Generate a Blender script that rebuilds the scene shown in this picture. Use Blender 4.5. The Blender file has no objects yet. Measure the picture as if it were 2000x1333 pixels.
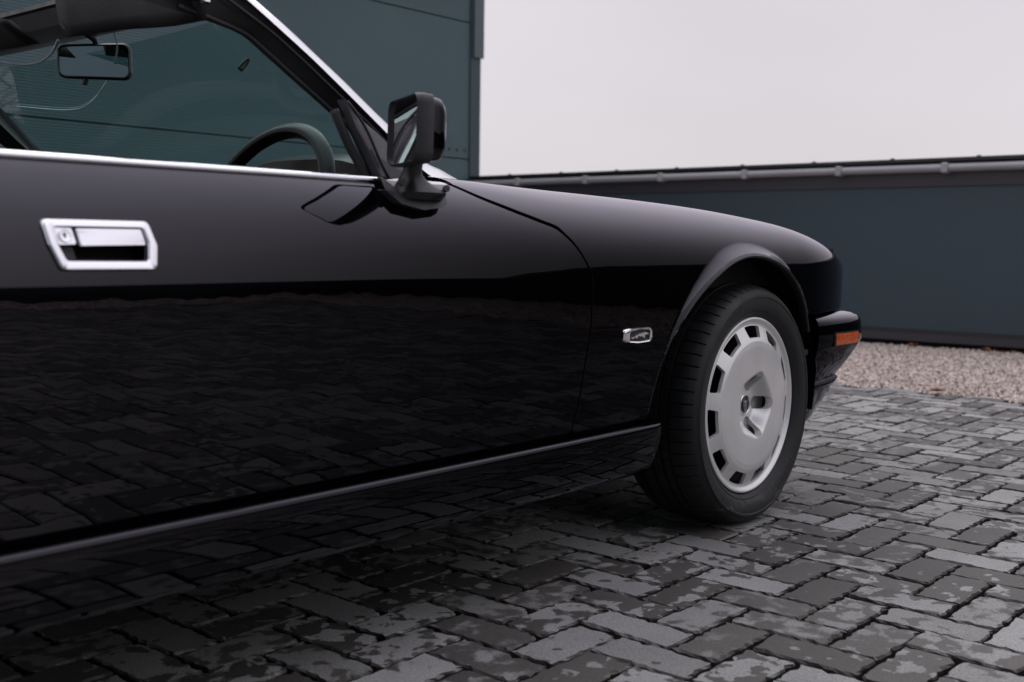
import bpy, math, random
import numpy as np
from mathutils import Matrix, Vector

rng = np.random.default_rng(7)
random.seed(7)
SC = bpy.context.scene
COL = SC.collection
R = math.radians

# ------------------------------------------------------------------ camera
YAW, PITCH, ROLL = R(40.507), R(4.908), R(0.772)
fw = np.array([math.cos(YAW)*math.cos(PITCH), math.sin(YAW)*math.cos(PITCH), -math.sin(PITCH)])
r0 = np.array([math.sin(YAW), -math.cos(YAW), 0.0])
u0 = np.cross(r0, fw)
rt = r0*math.cos(ROLL) + u0*math.sin(ROLL)
up = np.cross(rt, fw)
CAM = np.array([-2.5375, -1.3384, 0.6998])
cd = bpy.data.cameras.new('camera')
cd.sensor_width = 36.0
cd.lens = 2190.98/2000*36.0
cd.clip_start, cd.clip_end = 0.05, 800.0
cd.dof.use_dof = True
cd.dof.focus_distance = 2.62
cd.dof.aperture_fstop = 4.2
cam = bpy.data.objects.new('camera', cd)
COL.objects.link(cam)
M = Matrix.Identity(4)
for i in range(3):
    M[i][0], M[i][1], M[i][2], M[i][3] = rt[i], up[i], -fw[i], CAM[i]
cam.matrix_world = M
SC.camera = cam

# ------------------------------------------------------------------ world: overcast day
SUN_EL, SUN_AZ = R(44), R(32)
w = bpy.data.worlds.new('World'); SC.world = w; w.use_nodes = True
nt = w.node_tree; N, L = nt.nodes, nt.links
N.clear()
out = N.new('ShaderNodeOutputWorld')
sky = N.new('ShaderNodeTexSky'); sky.sky_type = 'NISHITA'; sky.sun_disc = False
sky.sun_elevation = SUN_EL; sky.sun_rotation = SUN_AZ
bg1 = N.new('ShaderNodeBackground'); bg1.inputs[1].default_value = 0.06
L.new(sky.outputs[0], bg1.inputs[0])
tc = N.new('ShaderNodeTexCoord'); sx = N.new('ShaderNodeSeparateXYZ')
L.new(tc.outputs['Generated'], sx.inputs[0])
mx = N.new('ShaderNodeMath'); mx.operation = 'MAXIMUM'; mx.inputs[1].default_value = 0.0
L.new(sx.outputs[2], mx.inputs[0])
gr = N.new('ShaderNodeMath'); gr.operation = 'MULTIPLY_ADD'; gr.inputs[1].default_value = 0.95; gr.inputs[2].default_value = 0.97
sq = N.new('ShaderNodeMath'); sq.operation = 'POWER'; sq.inputs[1].default_value = 1.6
L.new(mx.outputs[0], sq.inputs[0]); L.new(sq.outputs[0], gr.inputs[0])
nz = N.new('ShaderNodeTexNoise'); nz.inputs['Scale'].default_value = 1.6; nz.inputs['Detail'].default_value = 3.0
mp = N.new('ShaderNodeMapping'); mp.inputs['Scale'].default_value = (1, 1, 2.5)
L.new(tc.outputs['Generated'], mp.inputs[0]); L.new(mp.outputs[0], nz.inputs['Vector'])
nm = N.new('ShaderNodeMath'); nm.operation = 'MULTIPLY_ADD'; nm.inputs[1].default_value = 0.34; nm.inputs[2].default_value = 0.83
L.new(nz.outputs[0], nm.inputs[0])
ml = N.new('ShaderNodeMath'); ml.operation = 'MULTIPLY'
L.new(gr.outputs[0], ml.inputs[0]); L.new(nm.outputs[0], ml.inputs[1])
bg2 = N.new('ShaderNodeBackground'); tint = N.new('ShaderNodeMixRGB'); tint.inputs[1].default_value = (0.752, 0.712, 0.738, 1); tint.inputs[2].default_value = (0.700, 0.685, 0.785, 1)
L.new(mx.outputs[0], tint.inputs[0]); L.new(tint.outputs[0], bg2.inputs[0])
L.new(ml.outputs[0], bg2.inputs[1])
mxs = N.new('ShaderNodeMixShader'); mxs.inputs[0].default_value = 0.95
L.new(bg1.outputs[0], mxs.inputs[1]); L.new(bg2.outputs[0], mxs.inputs[2])
L.new(mxs.outputs[0], out.inputs[0])

sl = bpy.data.lights.new('sun', 'SUN'); sl.energy = 0.9; sl.angle = R(50); sl.color = (1, 0.96, 0.92)
so = bpy.data.objects.new('sun', sl); COL.objects.link(so)
sd = Vector((math.sin(SUN_AZ)*math.cos(SUN_EL), math.cos(SUN_AZ)*math.cos(SUN_EL), math.sin(SUN_EL)))
so.rotation_euler = sd.to_track_quat('Z', 'Y').to_euler()
so.location = sd*30

SC.view_settings.view_transform = 'Standard'
SC.view_settings.look = 'None'
SC.view_settings.exposure = 0.0
SC.view_settings.gamma = 1.0
SC.view_settings.use_curve_mapping = False
SC.render.engine = 'CYCLES'
SC.cycles.max_bounces = 10
SC.cycles.transparent_max_bounces = 12

# ------------------------------------------------------------------ materials
def mat(name, col, rough=0.5, metal=0.0, ior=1.5, spec=0.5, bump=None, vary=None, coat=0.0):
    m = bpy.data.materials.new(name); m.use_nodes = True
    t = m.node_tree; b = t.nodes['Principled BSDF']
    b.inputs['Base Color'].default_value = (*col, 1); b.inputs['Roughness'].default_value = rough
    b.inputs['Metallic'].default_value = metal; b.inputs['IOR'].default_value = ior
    b.inputs['Specular IOR Level'].default_value = spec
    b.inputs['Coat Weight'].default_value = coat
    if vary or bump:
        tcn = t.nodes.new('ShaderNodeTexCoord')
    if vary:
        sc_, amt = vary
        n = t.nodes.new('ShaderNodeTexNoise'); n.inputs['Scale'].default_value = sc_; n.inputs['Detail'].default_value = 5
        t.links.new(tcn.outputs['Object'], n.inputs['Vector'])
        r = t.nodes.new('ShaderNodeMapRange'); r.inputs[1].default_value = 0.3; r.inputs[2].default_value = 0.7
        r.inputs[3].default_value = 1-amt; r.inputs[4].default_value = 1+amt
        t.links.new(n.outputs[0], r.inputs[0])
        v = t.nodes.new('ShaderNodeVectorMath'); v.operation = 'SCALE'; v.inputs[0].default_value = col
        t.links.new(r.outputs[0], v.inputs['Scale']); t.links.new(v.outputs[0], b.inputs['Base Color'])
        rr = t.nodes.new('ShaderNodeMapRange'); rr.inputs[1].default_value = 0.3; rr.inputs[2].default_value = 0.7
        rr.inputs[3].default_value = rough*0.85; rr.inputs[4].default_value = min(1, rough*1.15)
        t.links.new(n.outputs[0], rr.inputs[0]); t.links.new(rr.outputs[0], b.inputs['Roughness'])
    if bump:
        sc_, dist = bump
        n = t.nodes.new('ShaderNodeTexNoise'); n.inputs['Scale'].default_value = sc_; n.inputs['Detail'].default_value = 2
        t.links.new(tcn.outputs['Object'], n.inputs['Vector'])
        bp = t.nodes.new('ShaderNodeBump'); bp.inputs['Strength'].default_value = 1.0; bp.inputs['Distance'].default_value = dist
        t.links.new(n.outputs[0], bp.inputs['Height']); t.links.new(bp.outputs[0], b.inputs['Normal'])
    return m

def gloss_paint():
    # clear-coated black: exact Fresnel split into its two polarisations, recorded through a polarising lens filter
    # (horizontal polarisation kept), which is why the flanks of the photographed car are so much deeper than its crowns
    m = bpy.data.materials.new('black_gloss_paint'); m.use_nodes = True
    t = m.node_tree; n, l = t.nodes, t.links; n.clear()
    def mth(op, a, b=None, c=None):
        q = n.new('ShaderNodeMath'); q.operation = op
        for i, v in enumerate((a, b, c)):
            if v is None: continue
            if isinstance(v, (int, float)): q.inputs[i].default_value = v
            else: l.new(v, q.inputs[i])
        return q.outputs[0]
    def vec(op, a, b=None):
        q = n.new('ShaderNodeVectorMath'); q.operation = op
        for i, v in enumerate((a, b)):
            if v is None: continue
            if isinstance(v, tuple): q.inputs[i].default_value = v
            else: l.new(v, q.inputs[i])
        return q
    tcn = n.new('ShaderNodeTexCoord')
    nz = n.new('ShaderNodeTexNoise'); nz.inputs['Scale'].default_value = 7.0; nz.inputs['Detail'].default_value = 2; l.new(tcn.outputs['Object'], nz.inputs['Vector'])
    bp = n.new('ShaderNodeBump'); bp.inputs['Distance'].default_value = 0.0007; bp.inputs['Strength'].default_value = 1.0; l.new(nz.outputs[0], bp.inputs['Height'])
    ge = n.new('ShaderNodeNewGeometry'); I = ge.outputs['Incoming']; Nn = bp.outputs['Normal']
    c = mth('MAXIMUM', mth('ABSOLUTE', vec('DOT_PRODUCT', I, Nn).outputs['Value']), 0.001)
    s2 = mth('SUBTRACT', 1.0, mth('MULTIPLY', c, c)); eta = 1.52
    ct = mth('SQRT', mth('SUBTRACT', 1.0, mth('DIVIDE', s2, eta*eta)))
    rs = mth('DIVIDE', mth('SUBTRACT', c, mth('MULTIPLY', ct, eta)), mth('ADD', c, mth('MULTIPLY', ct, eta)))
    rp = mth('DIVIDE', mth('SUBTRACT', mth('MULTIPLY', c, eta), ct), mth('ADD', mth('MULTIPLY', c, eta), ct))
    Rs, Rp = mth('MULTIPLY', rs, rs), mth('MULTIPLY', rp, rp)
    Sd = vec('NORMALIZE', vec('CROSS_PRODUCT', I, Nn).outputs[0]).outputs[0]
    Hd = vec('NORMALIZE', vec('CROSS_PRODUCT', I, (0.0, 0.0, 1.0)).outputs[0]).outputs[0]
    d = vec('DOT_PRODUCT', Sd, Hd).outputs['Value']; ws = mth('MULTIPLY', d, d)
    ws = mth('MULTIPLY_ADD', ws, 0.89, 0.075)
    Rf = mth('ADD', mth('MULTIPLY', ws, Rs), mth('MULTIPLY', mth('SUBTRACT', 1.0, ws), Rp))
    df = n.new('ShaderNodeBsdfDiffuse'); df.inputs[0].default_value = (0.0012, 0.0011, 0.0016, 1)
    gl = n.new('ShaderNodeBsdfGlossy'); gl.inputs['Roughness'].default_value = 0.02; gl.inputs[0].default_value = (.95, .915, 1.0, 1); l.new(Nn, gl.inputs['Normal'])
    mixn = n.new('ShaderNodeMixShader'); l.new(Rf, mixn.inputs[0]); l.new(df.outputs[0], mixn.inputs[1]); l.new(gl.outputs[0], mixn.inputs[2])
    o = n.new('ShaderNodeOutputMaterial'); l.new(mixn.outputs[0], o.inputs[0])
    return m
PAINT = gloss_paint()
CHROME = mat('chrome', (0.90, 0.90, 0.93), 0.10, 1.0)
CHROME2 = mat('satin_bright_trim', (0.88, 0.87, 0.90), 0.22, 1.0)
RUBBER = mat('rubber_seal', (0.010, 0.010, 0.011), 0.55, vary=(40, .2))
PLASTIC = mat('black_plastic', (0.014, 0.014, 0.016), 0.36, bump=(900, 0.0002), vary=(30, .15))
PLAST2 = mat('grey_black_plastic', (0.034, 0.032, 0.037), 0.5, bump=(700, 0.0003))
VOID = mat('dark_cavity', (0.004, 0.004, 0.0045), 0.9)
LINER = mat('wheel_arch_liner', (0.003, 0.003, 0.0035), 0.9, spec=0.1)
TYRE = mat('tyre_rubber', (0.0150, 0.0150, 0.0162), 0.58, bump=(350, 0.0004), vary=(25, .3))
ALLOY = mat('silver_wheel_paint', (0.90, 0.882, 0.872), 0.34, 0.45, vary=(14, .04))
ALLOYD = mat('dirty_cast_alloy', (0.085, 0.075, 0.068), 0.7, vary=(40, .35))
LEATHER = mat('black_leather', (0.006, 0.006, 0.007), 0.32, spec=0.22, bump=(260, 0.0006))
TRIM = mat('header_trim', (0.020, 0.019, 0.021), 0.55, bump=(400, 0.0004), vary=(12, .15))
VISORM = mat('visor_vinyl', (0.016, 0.015, 0.017), 0.62, bump=(300, 0.0006), vary=(10, .2))
SOFTTRIM = mat('grey_soft_trim', (0.060, 0.056, 0.064), 0.35, bump=(300, 0.0004))
MIRROR = mat('mirror_silver', (0.86, 0.88, 0.90), 0.015, 1.0)
DIMMIR = mat('dimmed_mirror', (0.42, 0.44, 0.46), 0.03, 1.0)
AMBER = mat('amber_lens', (0.62, 0.10, 0.012), 0.12, vary=(90, .25), bump=(120, 0.002))
WALLT = mat('teal_cladding', (0.035, 0.059, 0.076), 0.50, vary=(0.7, .10))
FACT = mat('teal_ribbed_cladding', (0.098, 0.165, 0.188), 0.42, vary=(0.5, .10))
FLASH = mat('anthracite_flashing', (0.040, 0.038, 0.047), 0.45, vary=(1.5, .12))
DARKFL = mat('dark_capping', (0.018, 0.019, 0.022), 0.4)
GUTTER = mat('grey_gutter', (0.36, 0.355, 0.370), 0.45, vary=(2.0, .1))
LEAF = mat('dry_leaf', (0.30, 0.10, 0.035), 0.7, vary=(60, .4))
SAND = mat('joint_sand', (0.012, 0.011, 0.010), 0.95, vary=(60, .5), bump=(200, .004))
ASPH = mat('asphalt', (0.05, 0.05, 0.052), 0.9, vary=(3, .2), bump=(120, .004))

def glass_mat(name, tint, f0=1.45):
    m = bpy.data.materials.new(name); m.use_nodes = True
    t = m.node_tree; t.nodes.clear()
    o = t.nodes.new('ShaderNodeOutputMaterial'); mixn = t.nodes.new('ShaderNodeMixShader')
    tr = t.nodes.new('ShaderNodeBsdfTransparent'); tr.inputs[0].default_value = (*tint, 1)
    g = t.nodes.new('ShaderNodeBsdfGlossy'); g.inputs['Roughness'].default_value = 0.01
    lw = t.nodes.new('ShaderNodeLayerWeight'); lw.inputs[0].default_value = 0.5
    pw = t.nodes.new('ShaderNodeMath'); pw.operation = 'POWER'; pw.inputs[1].default_value = 5.0
    fr = t.nodes.new('ShaderNodeMath'); fr.operation = 'MULTIPLY_ADD'; fr.inputs[1].default_value = 0.9; fr.inputs[2].default_value = 0.045
    t.links.new(lw.outputs['Facing'], pw.inputs[0]); t.links.new(pw.outputs[0], fr.inputs[0])
    t.links.new(fr.outputs[0], mixn.inputs[0]); t.links.new(tr.outputs[0], mixn.inputs[1]); t.links.new(g.outputs[0], mixn.inputs[2])
    t.links.new(mixn.outputs[0], o.inputs[0])
    return m
GLASS = glass_mat('tinted_windscreen_glass', (0.66, 0.86, 0.83))

def brick_mat():
    m = bpy.data.materials.new('concrete_paver'); m.use_nodes = True
    t = m.node_tree; n, l = t.nodes, t.links; b = n['Principled BSDF']
    oi = n.new('ShaderNodeObjectInfo'); ge = n.new('ShaderNodeNewGeometry')
    ad = n.new('ShaderNodeMath'); ad.operation = 'ADD'
    l.new(oi.outputs['Random'], ad.inputs[0]); l.new(ge.outputs['Random Per Island'], ad.inputs[1])
    fr = n.new('ShaderNodeMath'); fr.operation = 'FRACT'; l.new(ad.outputs[0], fr.inputs[0])
    def hashf(k):
        a = n.new('ShaderNodeMath'); a.operation = 'MULTIPLY'; a.inputs[1].default_value = k; l.new(fr.outputs[0], a.inputs[0])
        c = n.new('ShaderNodeMath'); c.operation = 'FRACT'; l.new(a.outputs[0], c.inputs[0]); return c.outputs[0]
    h1, h2, h3 = hashf(17.31), hashf(53.77), hashf(131.9)
    off = n.new('ShaderNodeCombineXYZ')
    k = n.new('ShaderNodeMath'); k.operation = 'MULTIPLY'; k.inputs[1].default_value = 40; l.new(fr.outputs[0], k.inputs[0])
    l.new(k.outputs[0], off.inputs[2])
    pv = n.new('ShaderNodeVectorMath'); pv.operation = 'ADD'; l.new(ge.outputs['Position'], pv.inputs[0]); l.new(off.outputs[0], pv.inputs[1])
    # damp patches with a sharp irregular rim
    nz = n.new('ShaderNodeTexNoise'); nz.inputs['Scale'].default_value = 25; nz.inputs['Detail'].default_value = 3.5; nz.inputs['Roughness'].default_value = 0.50
    nz.inputs['Distortion'].default_value = 0.25
    l.new(pv.outputs[0], nz.inputs['Vector'])
    th = n.new('ShaderNodeMapRange'); th.inputs[3].default_value = 0.33; th.inputs[4].default_value = 0.69; l.new(h1, th.inputs[0])
    sb = n.new('ShaderNodeMath'); sb.operation = 'SUBTRACT'; l.new(nz.outputs[0], sb.inputs[0]); l.new(th.outputs[0], sb.inputs[1])
    h4 = hashf(311.7)
    sw1 = n.new('ShaderNodeMath'); sw1.operation = 'POWER'; sw1.inputs[1].default_value = 3.0; l.new(h4, sw1.inputs[0])
    sw2 = n.new('ShaderNodeMath'); sw2.operation = 'MULTIPLY_ADD'; sw2.inputs[1].default_value = 0.085; sw2.inputs[2].default_value = 0.008; l.new(sw1.outputs[0], sw2.inputs[0])
    sw3 = n.new('ShaderNodeMath'); sw3.operation = 'MULTIPLY'; sw3.inputs[1].default_value = -1.0; l.new(sw2.outputs[0], sw3.inputs[0])
    wet = n.new('ShaderNodeMapRange'); l.new(sb.outputs[0], wet.inputs[0]); l.new(sw3.outputs[0], wet.inputs[1]); l.new(sw2.outputs[0], wet.inputs[2])
    # softer secondary dampness
    nz2 = n.new('ShaderNodeTexNoise'); nz2.inputs['Scale'].default_value = 6; nz2.inputs['Detail'].default_value = 3; l.new(pv.outputs[0], nz2.inputs['Vector'])
    # grain
    nz3 = n.new('ShaderNodeTexNoise'); nz3.inputs['Scale'].default_value = 300; nz3.inputs['Detail'].default_value = 3; l.new(ge.outputs['Position'], nz3.inputs['Vector'])
    vo = n.new('ShaderNodeTexVoronoi'); vo.inputs['Scale'].default_value = 230; l.new(ge.outputs['Position'], vo.inputs['Vector'])
    fl = n.new('ShaderNodeMath'); fl.operation = 'LESS_THAN'; fl.inputs[1].default_value = 0.16; l.new(vo.outputs['Distance'], fl.inputs[0])
    dry = n.new('ShaderNodeMixRGB'); dry.inputs[1].default_value = (0.210, 0.204, 0.197, 1); dry.inputs[2].default_value = (0.325, 0.317, 0.308, 1); l.new(h2, dry.inputs[0])
    wetc = n.new('ShaderNodeMixRGB'); wetc.inputs[1].default_value = (0.060, 0.055, 0.050, 1); wetc.inputs[2].default_value = (0.098, 0.091, 0.084, 1); l.new(h3, wetc.inputs[0])
    mxx = n.new('ShaderNodeMixRGB'); l.new(wet.outputs[0], mxx.inputs[0]); l.new(dry.outputs[0], mxx.inputs[1]); l.new(wetc.outputs[0], mxx.inputs[2])
    # worn, paler arrises
    sn_ = n.new('ShaderNodeSeparateXYZ'); l.new(ge.outputs['True Normal'], sn_.inputs[0])
    wr = n.new('ShaderNodeMapRange'); wr.inputs[1].default_value = 0.93; wr.inputs[2].default_value = 0.70; wr.inputs[3].default_value = 0.0; wr.inputs[4].default_value = 0.6; l.new(sn_.outputs[2], wr.inputs[0])
    wq = n.new('ShaderNodeMath'); wq.operation = 'MULTIPLY'; l.new(wr.outputs[0], wq.inputs[0]); l.new(nz2.outputs[0], wq.inputs[1])
    mxw = n.new('ShaderNodeMixRGB'); mxw.inputs[2].default_value = (0.26, 0.235, 0.21, 1); l.new(wq.outputs[0], mxw.inputs[0]); l.new(mxx.outputs[0], mxw.inputs[1]); mxx = mxw
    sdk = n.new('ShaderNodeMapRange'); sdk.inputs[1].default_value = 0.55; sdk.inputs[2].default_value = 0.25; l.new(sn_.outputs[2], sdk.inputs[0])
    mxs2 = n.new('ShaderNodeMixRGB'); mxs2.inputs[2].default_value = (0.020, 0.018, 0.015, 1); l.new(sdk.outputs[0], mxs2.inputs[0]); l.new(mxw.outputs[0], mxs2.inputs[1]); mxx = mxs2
    g1 = n.new('ShaderNodeMapRange'); g1.inputs[1].default_value = .25; g1.inputs[2].default_value = .75; g1.inputs[3].default_value = 0.60; g1.inputs[4].default_value = 1.40; l.new(nz3.outputs[0], g1.inputs[0])
    g2 = n.new('ShaderNodeMapRange'); g2.inputs[1].default_value = .3; g2.inputs[2].default_value = .7; g2.inputs[3].default_value = 0.86; g2.inputs[4].default_value = 1.12; l.new(nz2.outputs[0], g2.inputs[0])
    g3 = n.new('ShaderNodeMath'); g3.operation = 'MULTIPLY'; l.new(g1.outputs[0], g3.inputs[0]); l.new(g2.outputs[0], g3.inputs[1])
    g4 = n.new('ShaderNodeMath'); g4.operation = 'MULTIPLY_ADD'; g4.inputs[1].default_value = 0.22; l.new(fl.outputs[0], g4.inputs[0]); l.new(g3.outputs[0], g4.inputs[2])
    sc_ = n.new('ShaderNodeVectorMath'); sc_.operation = 'SCALE'; l.new(mxx.outputs[0], sc_.inputs[0]); l.new(g4.outputs[0], sc_.inputs['Scale'])
    l.new(sc_.outputs[0], b.inputs['Base Color'])
    ro = n.new('ShaderNodeMapRange'); ro.inputs[3].default_value = 0.82; ro.inputs[4].default_value = 0.58; l.new(wet.outputs[0], ro.inputs[0])
    l.new(ro.outputs[0], b.inputs['Roughness'])
    bp = n.new('ShaderNodeBump'); bp.inputs['Strength'].default_value = 0.6; bp.inputs['Distance'].default_value = 0.0016
    l.new(nz3.outputs[0], bp.inputs['Height']); l.new(bp.outputs[0], b.inputs['Normal'])
    return m
BRICK = brick_mat()

def pebble_mat():
    m = bpy.data.materials.new('pale_gravel'); m.use_nodes = True
    t = m.node_tree; n, l = t.nodes, t.links; b = n['Principled BSDF']
    ge = n.new('ShaderNodeNewGeometry'); cr = n.new('ShaderNodeValToRGB')
    e = cr.color_ramp.elements
    e[0].position = 0; e[0].color = (0.27, 0.22, 0.19, 1); e[1].position = 1; e[1].color = (0.78, 0.69, 0.63, 1)
    x = cr.color_ramp.elements.new(0.45); x.color = (0.58, 0.485, 0.425, 1)
    l.new(ge.outputs['Random Per Island'], cr.inputs[0]); l.new(cr.outputs[0], b.inputs['Base Color'])
    b.inputs['Roughness'].default_value = 0.8
    return m
PEBBLE = pebble_mat()
GRAVBASE = mat('gravel_bed', (0.26, 0.21, 0.185), 0.95, vary=(40, .4))

# ------------------------------------------------------------------ object helpers
def link(o, parent=None):
    COL.objects.link(o)
    if parent is not None: o.parent = parent
    return o
def mesh_obj(name, verts, faces, m, parent=None, smooth=False, normals=None, autos=None):
    me = bpy.data.meshes.new(name)
    me.from_pydata([tuple(map(float, v)) for v in verts], [], [tuple(map(int, f)) for f in faces])
    me.materials.append(m)
    if smooth or normals is not None:
        me.polygons.foreach_set('use_smooth', [True]*len(me.polygons))
    me.update()
    if normals is not None:
        me.normals_split_custom_set_from_vertices([tuple(map(float, q)) for q in normals])
    if autos is not None:
        me.polygons.foreach_set('use_smooth', [True]*len(me.polygons))
        me.set_sharp_from_angle(angle=R(autos))
    return link(bpy.data.objects.new(name, me), parent)
def thing(name, label, cat, loc=(0, 0, 0), group=None):
    o = bpy.data.objects.new(name, None); COL.objects.link(o); o.location = loc
    o['label'] = label; o['category'] = cat
    if group: o['group'] = group
    return o

class MB:
    def __init__(s): s.v = []; s.f = []
    def add(s, v, f):
        k = len(s.v); s.v += [tuple(a) for a in v]; s.f += [tuple(i+k for i in q) for q in f]; return s
    def box(s, x0, x1, y0, y1, z0, z1, c=0.0):
        if c <= 0:
            v = [(x0,y0,z0),(x1,y0,z0),(x1,y1,z0),(x0,y1,z0),(x0,y0,z1),(x1,y0,z1),(x1,y1,z1),(x0,y1,z1)]
            return s.add(v, [(0,3,2,1),(4,5,6,7),(0,1,5,4),(1,2,6,5),(2,3,7,6),(3,0,4,7)])
        # chamfered box
        v = []; 
        for (z, i) in ((z0, c), (z0+c, 0), (z1-c, 0), (z1, c)):
            a0, a1, b0, b1 = x0+i, x1-i, y0+i, y1-i
            v += [(a0+c,b0,z),(a1-c,b0,z),(a1,b0+c,z),(a1,b1-c,z),(a1-c,b1,z),(a0+c,b1,z),(a0,b1-c,z),(a0,b0+c,z)]
        f = [tuple(range(7,-1,-1)), tuple(range(24,32))]
        for k in range(3):
            for j in range(8):
                f.append((k*8+j, k*8+(j+1)%8, k*8+8+(j+1)%8, k*8+8+j))
        return s.add(v, f)
    def tube(s, pts, rad, n=12, cap=True):
        pts = [np.array(p, float) for p in pts]; m = len(pts)
        rad = [rad]*m if np.isscalar(rad) else rad
        tg = [(pts[min(i+1,m-1)]-pts[max(i-1,0)]) for i in range(m)]
        a = np.array([0,0,1.0]) if abs(tg[0][2]) < 0.9*np.linalg.norm(tg[0]) else np.array([1.0,0,0])
        v = []
        for i in range(m):
            t_ = tg[i]/np.linalg.norm(tg[i]); a = a-t_*(a@t_); a /= np.linalg.norm(a); b = np.cross(t_, a)
            for k in range(n):
                q = 2*math.pi*k/n
                v.append(pts[i]+rad[i]*(math.cos(q)*a+math.sin(q)*b))
        f = [(i*n+k, i*n+(k+1)%n, (i+1)*n+(k+1)%n, (i+1)*n+k) for i in range(m-1) for k in range(n)]
        if cap: f += [tuple(range(n-1,-1,-1)), tuple(range((m-1)*n, m*n))]
        return s.add(v, f)
    def loft(s, rings, closed=True, cap=True):
        n = len(rings[0]); v = [p for r_ in rings for p in r_]
        f = []
        for i in range(len(rings)-1):
            for k in range(n if closed else n-1):
                f.append((i*n+k, i*n+(k+1)%n, (i+1)*n+(k+1)%n, (i+1)*n+k))
        if cap and closed: f += [tuple(range(n-1,-1,-1)), tuple(range((len(rings)-1)*n, len(rings)*n))]
        return s.add(v, f)
    def prism(s, poly, ext):
        # poly: list of 3d points, ext: vector
        n = len(poly); e = np.array(ext, float)
        v = [np.array(p, float) for p in poly]+[np.array(p, float)+e for p in poly]
        f = [tuple(range(n)), tuple(range(2*n-1, n-1, -1))]+[(k, n+k, n+(k+1)%n, (k+1)%n) for k in range(n)]
        return s.add(v, f)
    def build(s, name, m, parent=None, smooth=False, autos=None, fix=True):
        o = mesh_obj(name, s.v, s.f, m, parent)
        if fix:
            import bmesh
            bm = bmesh.new(); bm.from_mesh(o.data); bmesh.ops.recalc_face_normals(bm, faces=bm.faces); bm.to_mesh(o.data); bm.free()
        if smooth or autos is not None:
            o.data.polygons.foreach_set('use_smooth', [True]*len(o.data.polygons))
            if autos is not None: o.data.set_sharp_from_angle(angle=R(autos))
        return o
def bevel(o, w_, seg=2, ang=30):
    b = o.modifiers.new('bevel', 'BEVEL'); b.width = w_; b.segments = seg; b.limit_method = 'ANGLE'; b.angle_limit = R(ang)
    return o

def ip(x, xs, ys):
    xs = np.asarray(xs, float); ys = np.asarray(ys, float); x = np.asarray(x, float)
    h = np.diff(xs); d = np.diff(ys)/h
    m = np.zeros(len(xs)); m[0] = d[0]; m[-1] = d[-1]
    for i in range(1, len(xs)-1):
        if d[i-1]*d[i] > 0:
            w1 = 2*h[i]+h[i-1]; w2 = h[i]+2*h[i-1]
            m[i] = (w1+w2)/(w1/d[i-1]+w2/d[i])
    i = np.clip(np.searchsorted(xs, x)-1, 0, len(xs)-2)
    t = np.clip((x-xs[i])/h[i], 0, 1)
    return ys[i]*(2*t**3-3*t**2+1)+h[i]*m[i]*(t**3-2*t**2+t)+ys[i+1]*(-2*t**3+3*t**2)+h[i]*m[i+1]*(t**3-t**2)

# ================================================================== SETTING
WX = 5.65          # front boundary wall plane
FY = 6.20          # warehouse facade plane
BY = -8.0          # wall behind the photographer
mesh_obj('ground', [(-150,-150,-.09),(150,-150,-.09),(150,150,-.09),(-150,150,-.09)], [(0,1,2,3)], ASPH)['kind'] = 'structure'
def gx(y):         # gravel edge in front of the boundary wall
    return 3.0 + (0.09*(-y)**1.25 if y < 0 else 0.02*y)
GBY = -6.9
paving = mesh_obj('paving', [(-7,GBY,-.026),(3.9,GBY,-.026),(3.0,0,-.026),(3.1,FY,-.026),(-7,FY,-.026)], [(0,1,2,3,4)], SAND)
paving['kind'] = 'structure'

# ---- herringbone pavers
def brick_mesh(i):
    L_, W_ = 0.1945, 0.0950
    pts = []
    nl, ns = 14, 7
    for k in range(nl): pts.append((-L_/2+L_*k/nl, -W_/2))
    for k in range(ns): pts.append((L_/2, -W_/2+W_*k/ns))
    for k in range(nl): pts.append((L_/2-L_*k/nl, W_/2))
    for k in range(ns): pts.append((-L_/2, W_/2-W_*k/ns))
    pts = np.array(pts); n = len(pts)
    corner = np.array([k in (0, nl, nl+ns, 2*nl+ns) for k in range(n)])
    ins = lambda d: pts - np.clip(pts, -np.array([L_/2-.0001, W_/2-.0001])+d[:, None], np.array([L_/2-.0001, W_/2-.0001])-d[:, None])
    g = np.random.default_rng(100+i)
    chip = (g.random(n) < 0.20)*g.uniform(.002, .006, n)
    notch = (g.random(n) < 0.30)*g.uniform(.002, .0055, n)
    d0 = 0.0030+g.uniform(-.0008, .0012, n)+chip+notch
    d1 = 0.0006+g.uniform(0, .0010, n)+chip*.7+notch
    def inset(d):
        q = pts.copy(); 
        q[:,0] = np.clip(q[:,0], -L_/2+d, L_/2-d); q[:,1] = np.clip(q[:,1], -W_/2+d, W_/2-d); return q
    v = []
    a = inset(d0); z0 = -g.uniform(0, .0004, n)
    b = inset(d1); z1 = -0.0042-g.uniform(0, .0012, n)-chip*.5
    c = inset(notch*.8)
    b[corner] *= 0.985
    v += [(x, y, z) for (x, y), z in zip(a, z0)]+[(x, y, z) for (x, y), z in zip(b, z1)]+[(x, y, -.05) for (x, y) in c]
    f = [tuple(range(n))]
    for r_ in range(2):
        f += [(r_*n+k, (r_+1)*n+k, (r_+1)*n+(k+1)%n, r_*n+(k+1)%n) for k in range(n)]
    me = bpy.data.meshes.new('paving_brick')
    me.from_pydata([tuple(map(float, q)) for q in v], [], f); me.materials.append(BRICK); me.update()
    return me
cells = []
ox, oy = -0.503, -0.41
for k in range(-66, 62):
    for j in range(-66, 46):
        if (j-k) % 4 == 1: cells.append((ox+(j-1)*.1, oy+(k-.5)*.1, 0))
        if (j-k) % 4 == 2: cells.append((ox+(j-.5)*.1, oy+(k-1)*.1, 1))
def project(P):
    d = np.asarray(P, float)-CAM; z = d@fw
    return 1000+2190.98*(d@rt)/z, 666.5-2190.98*(d@up)/z, z
vis = []; rest = []
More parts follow.
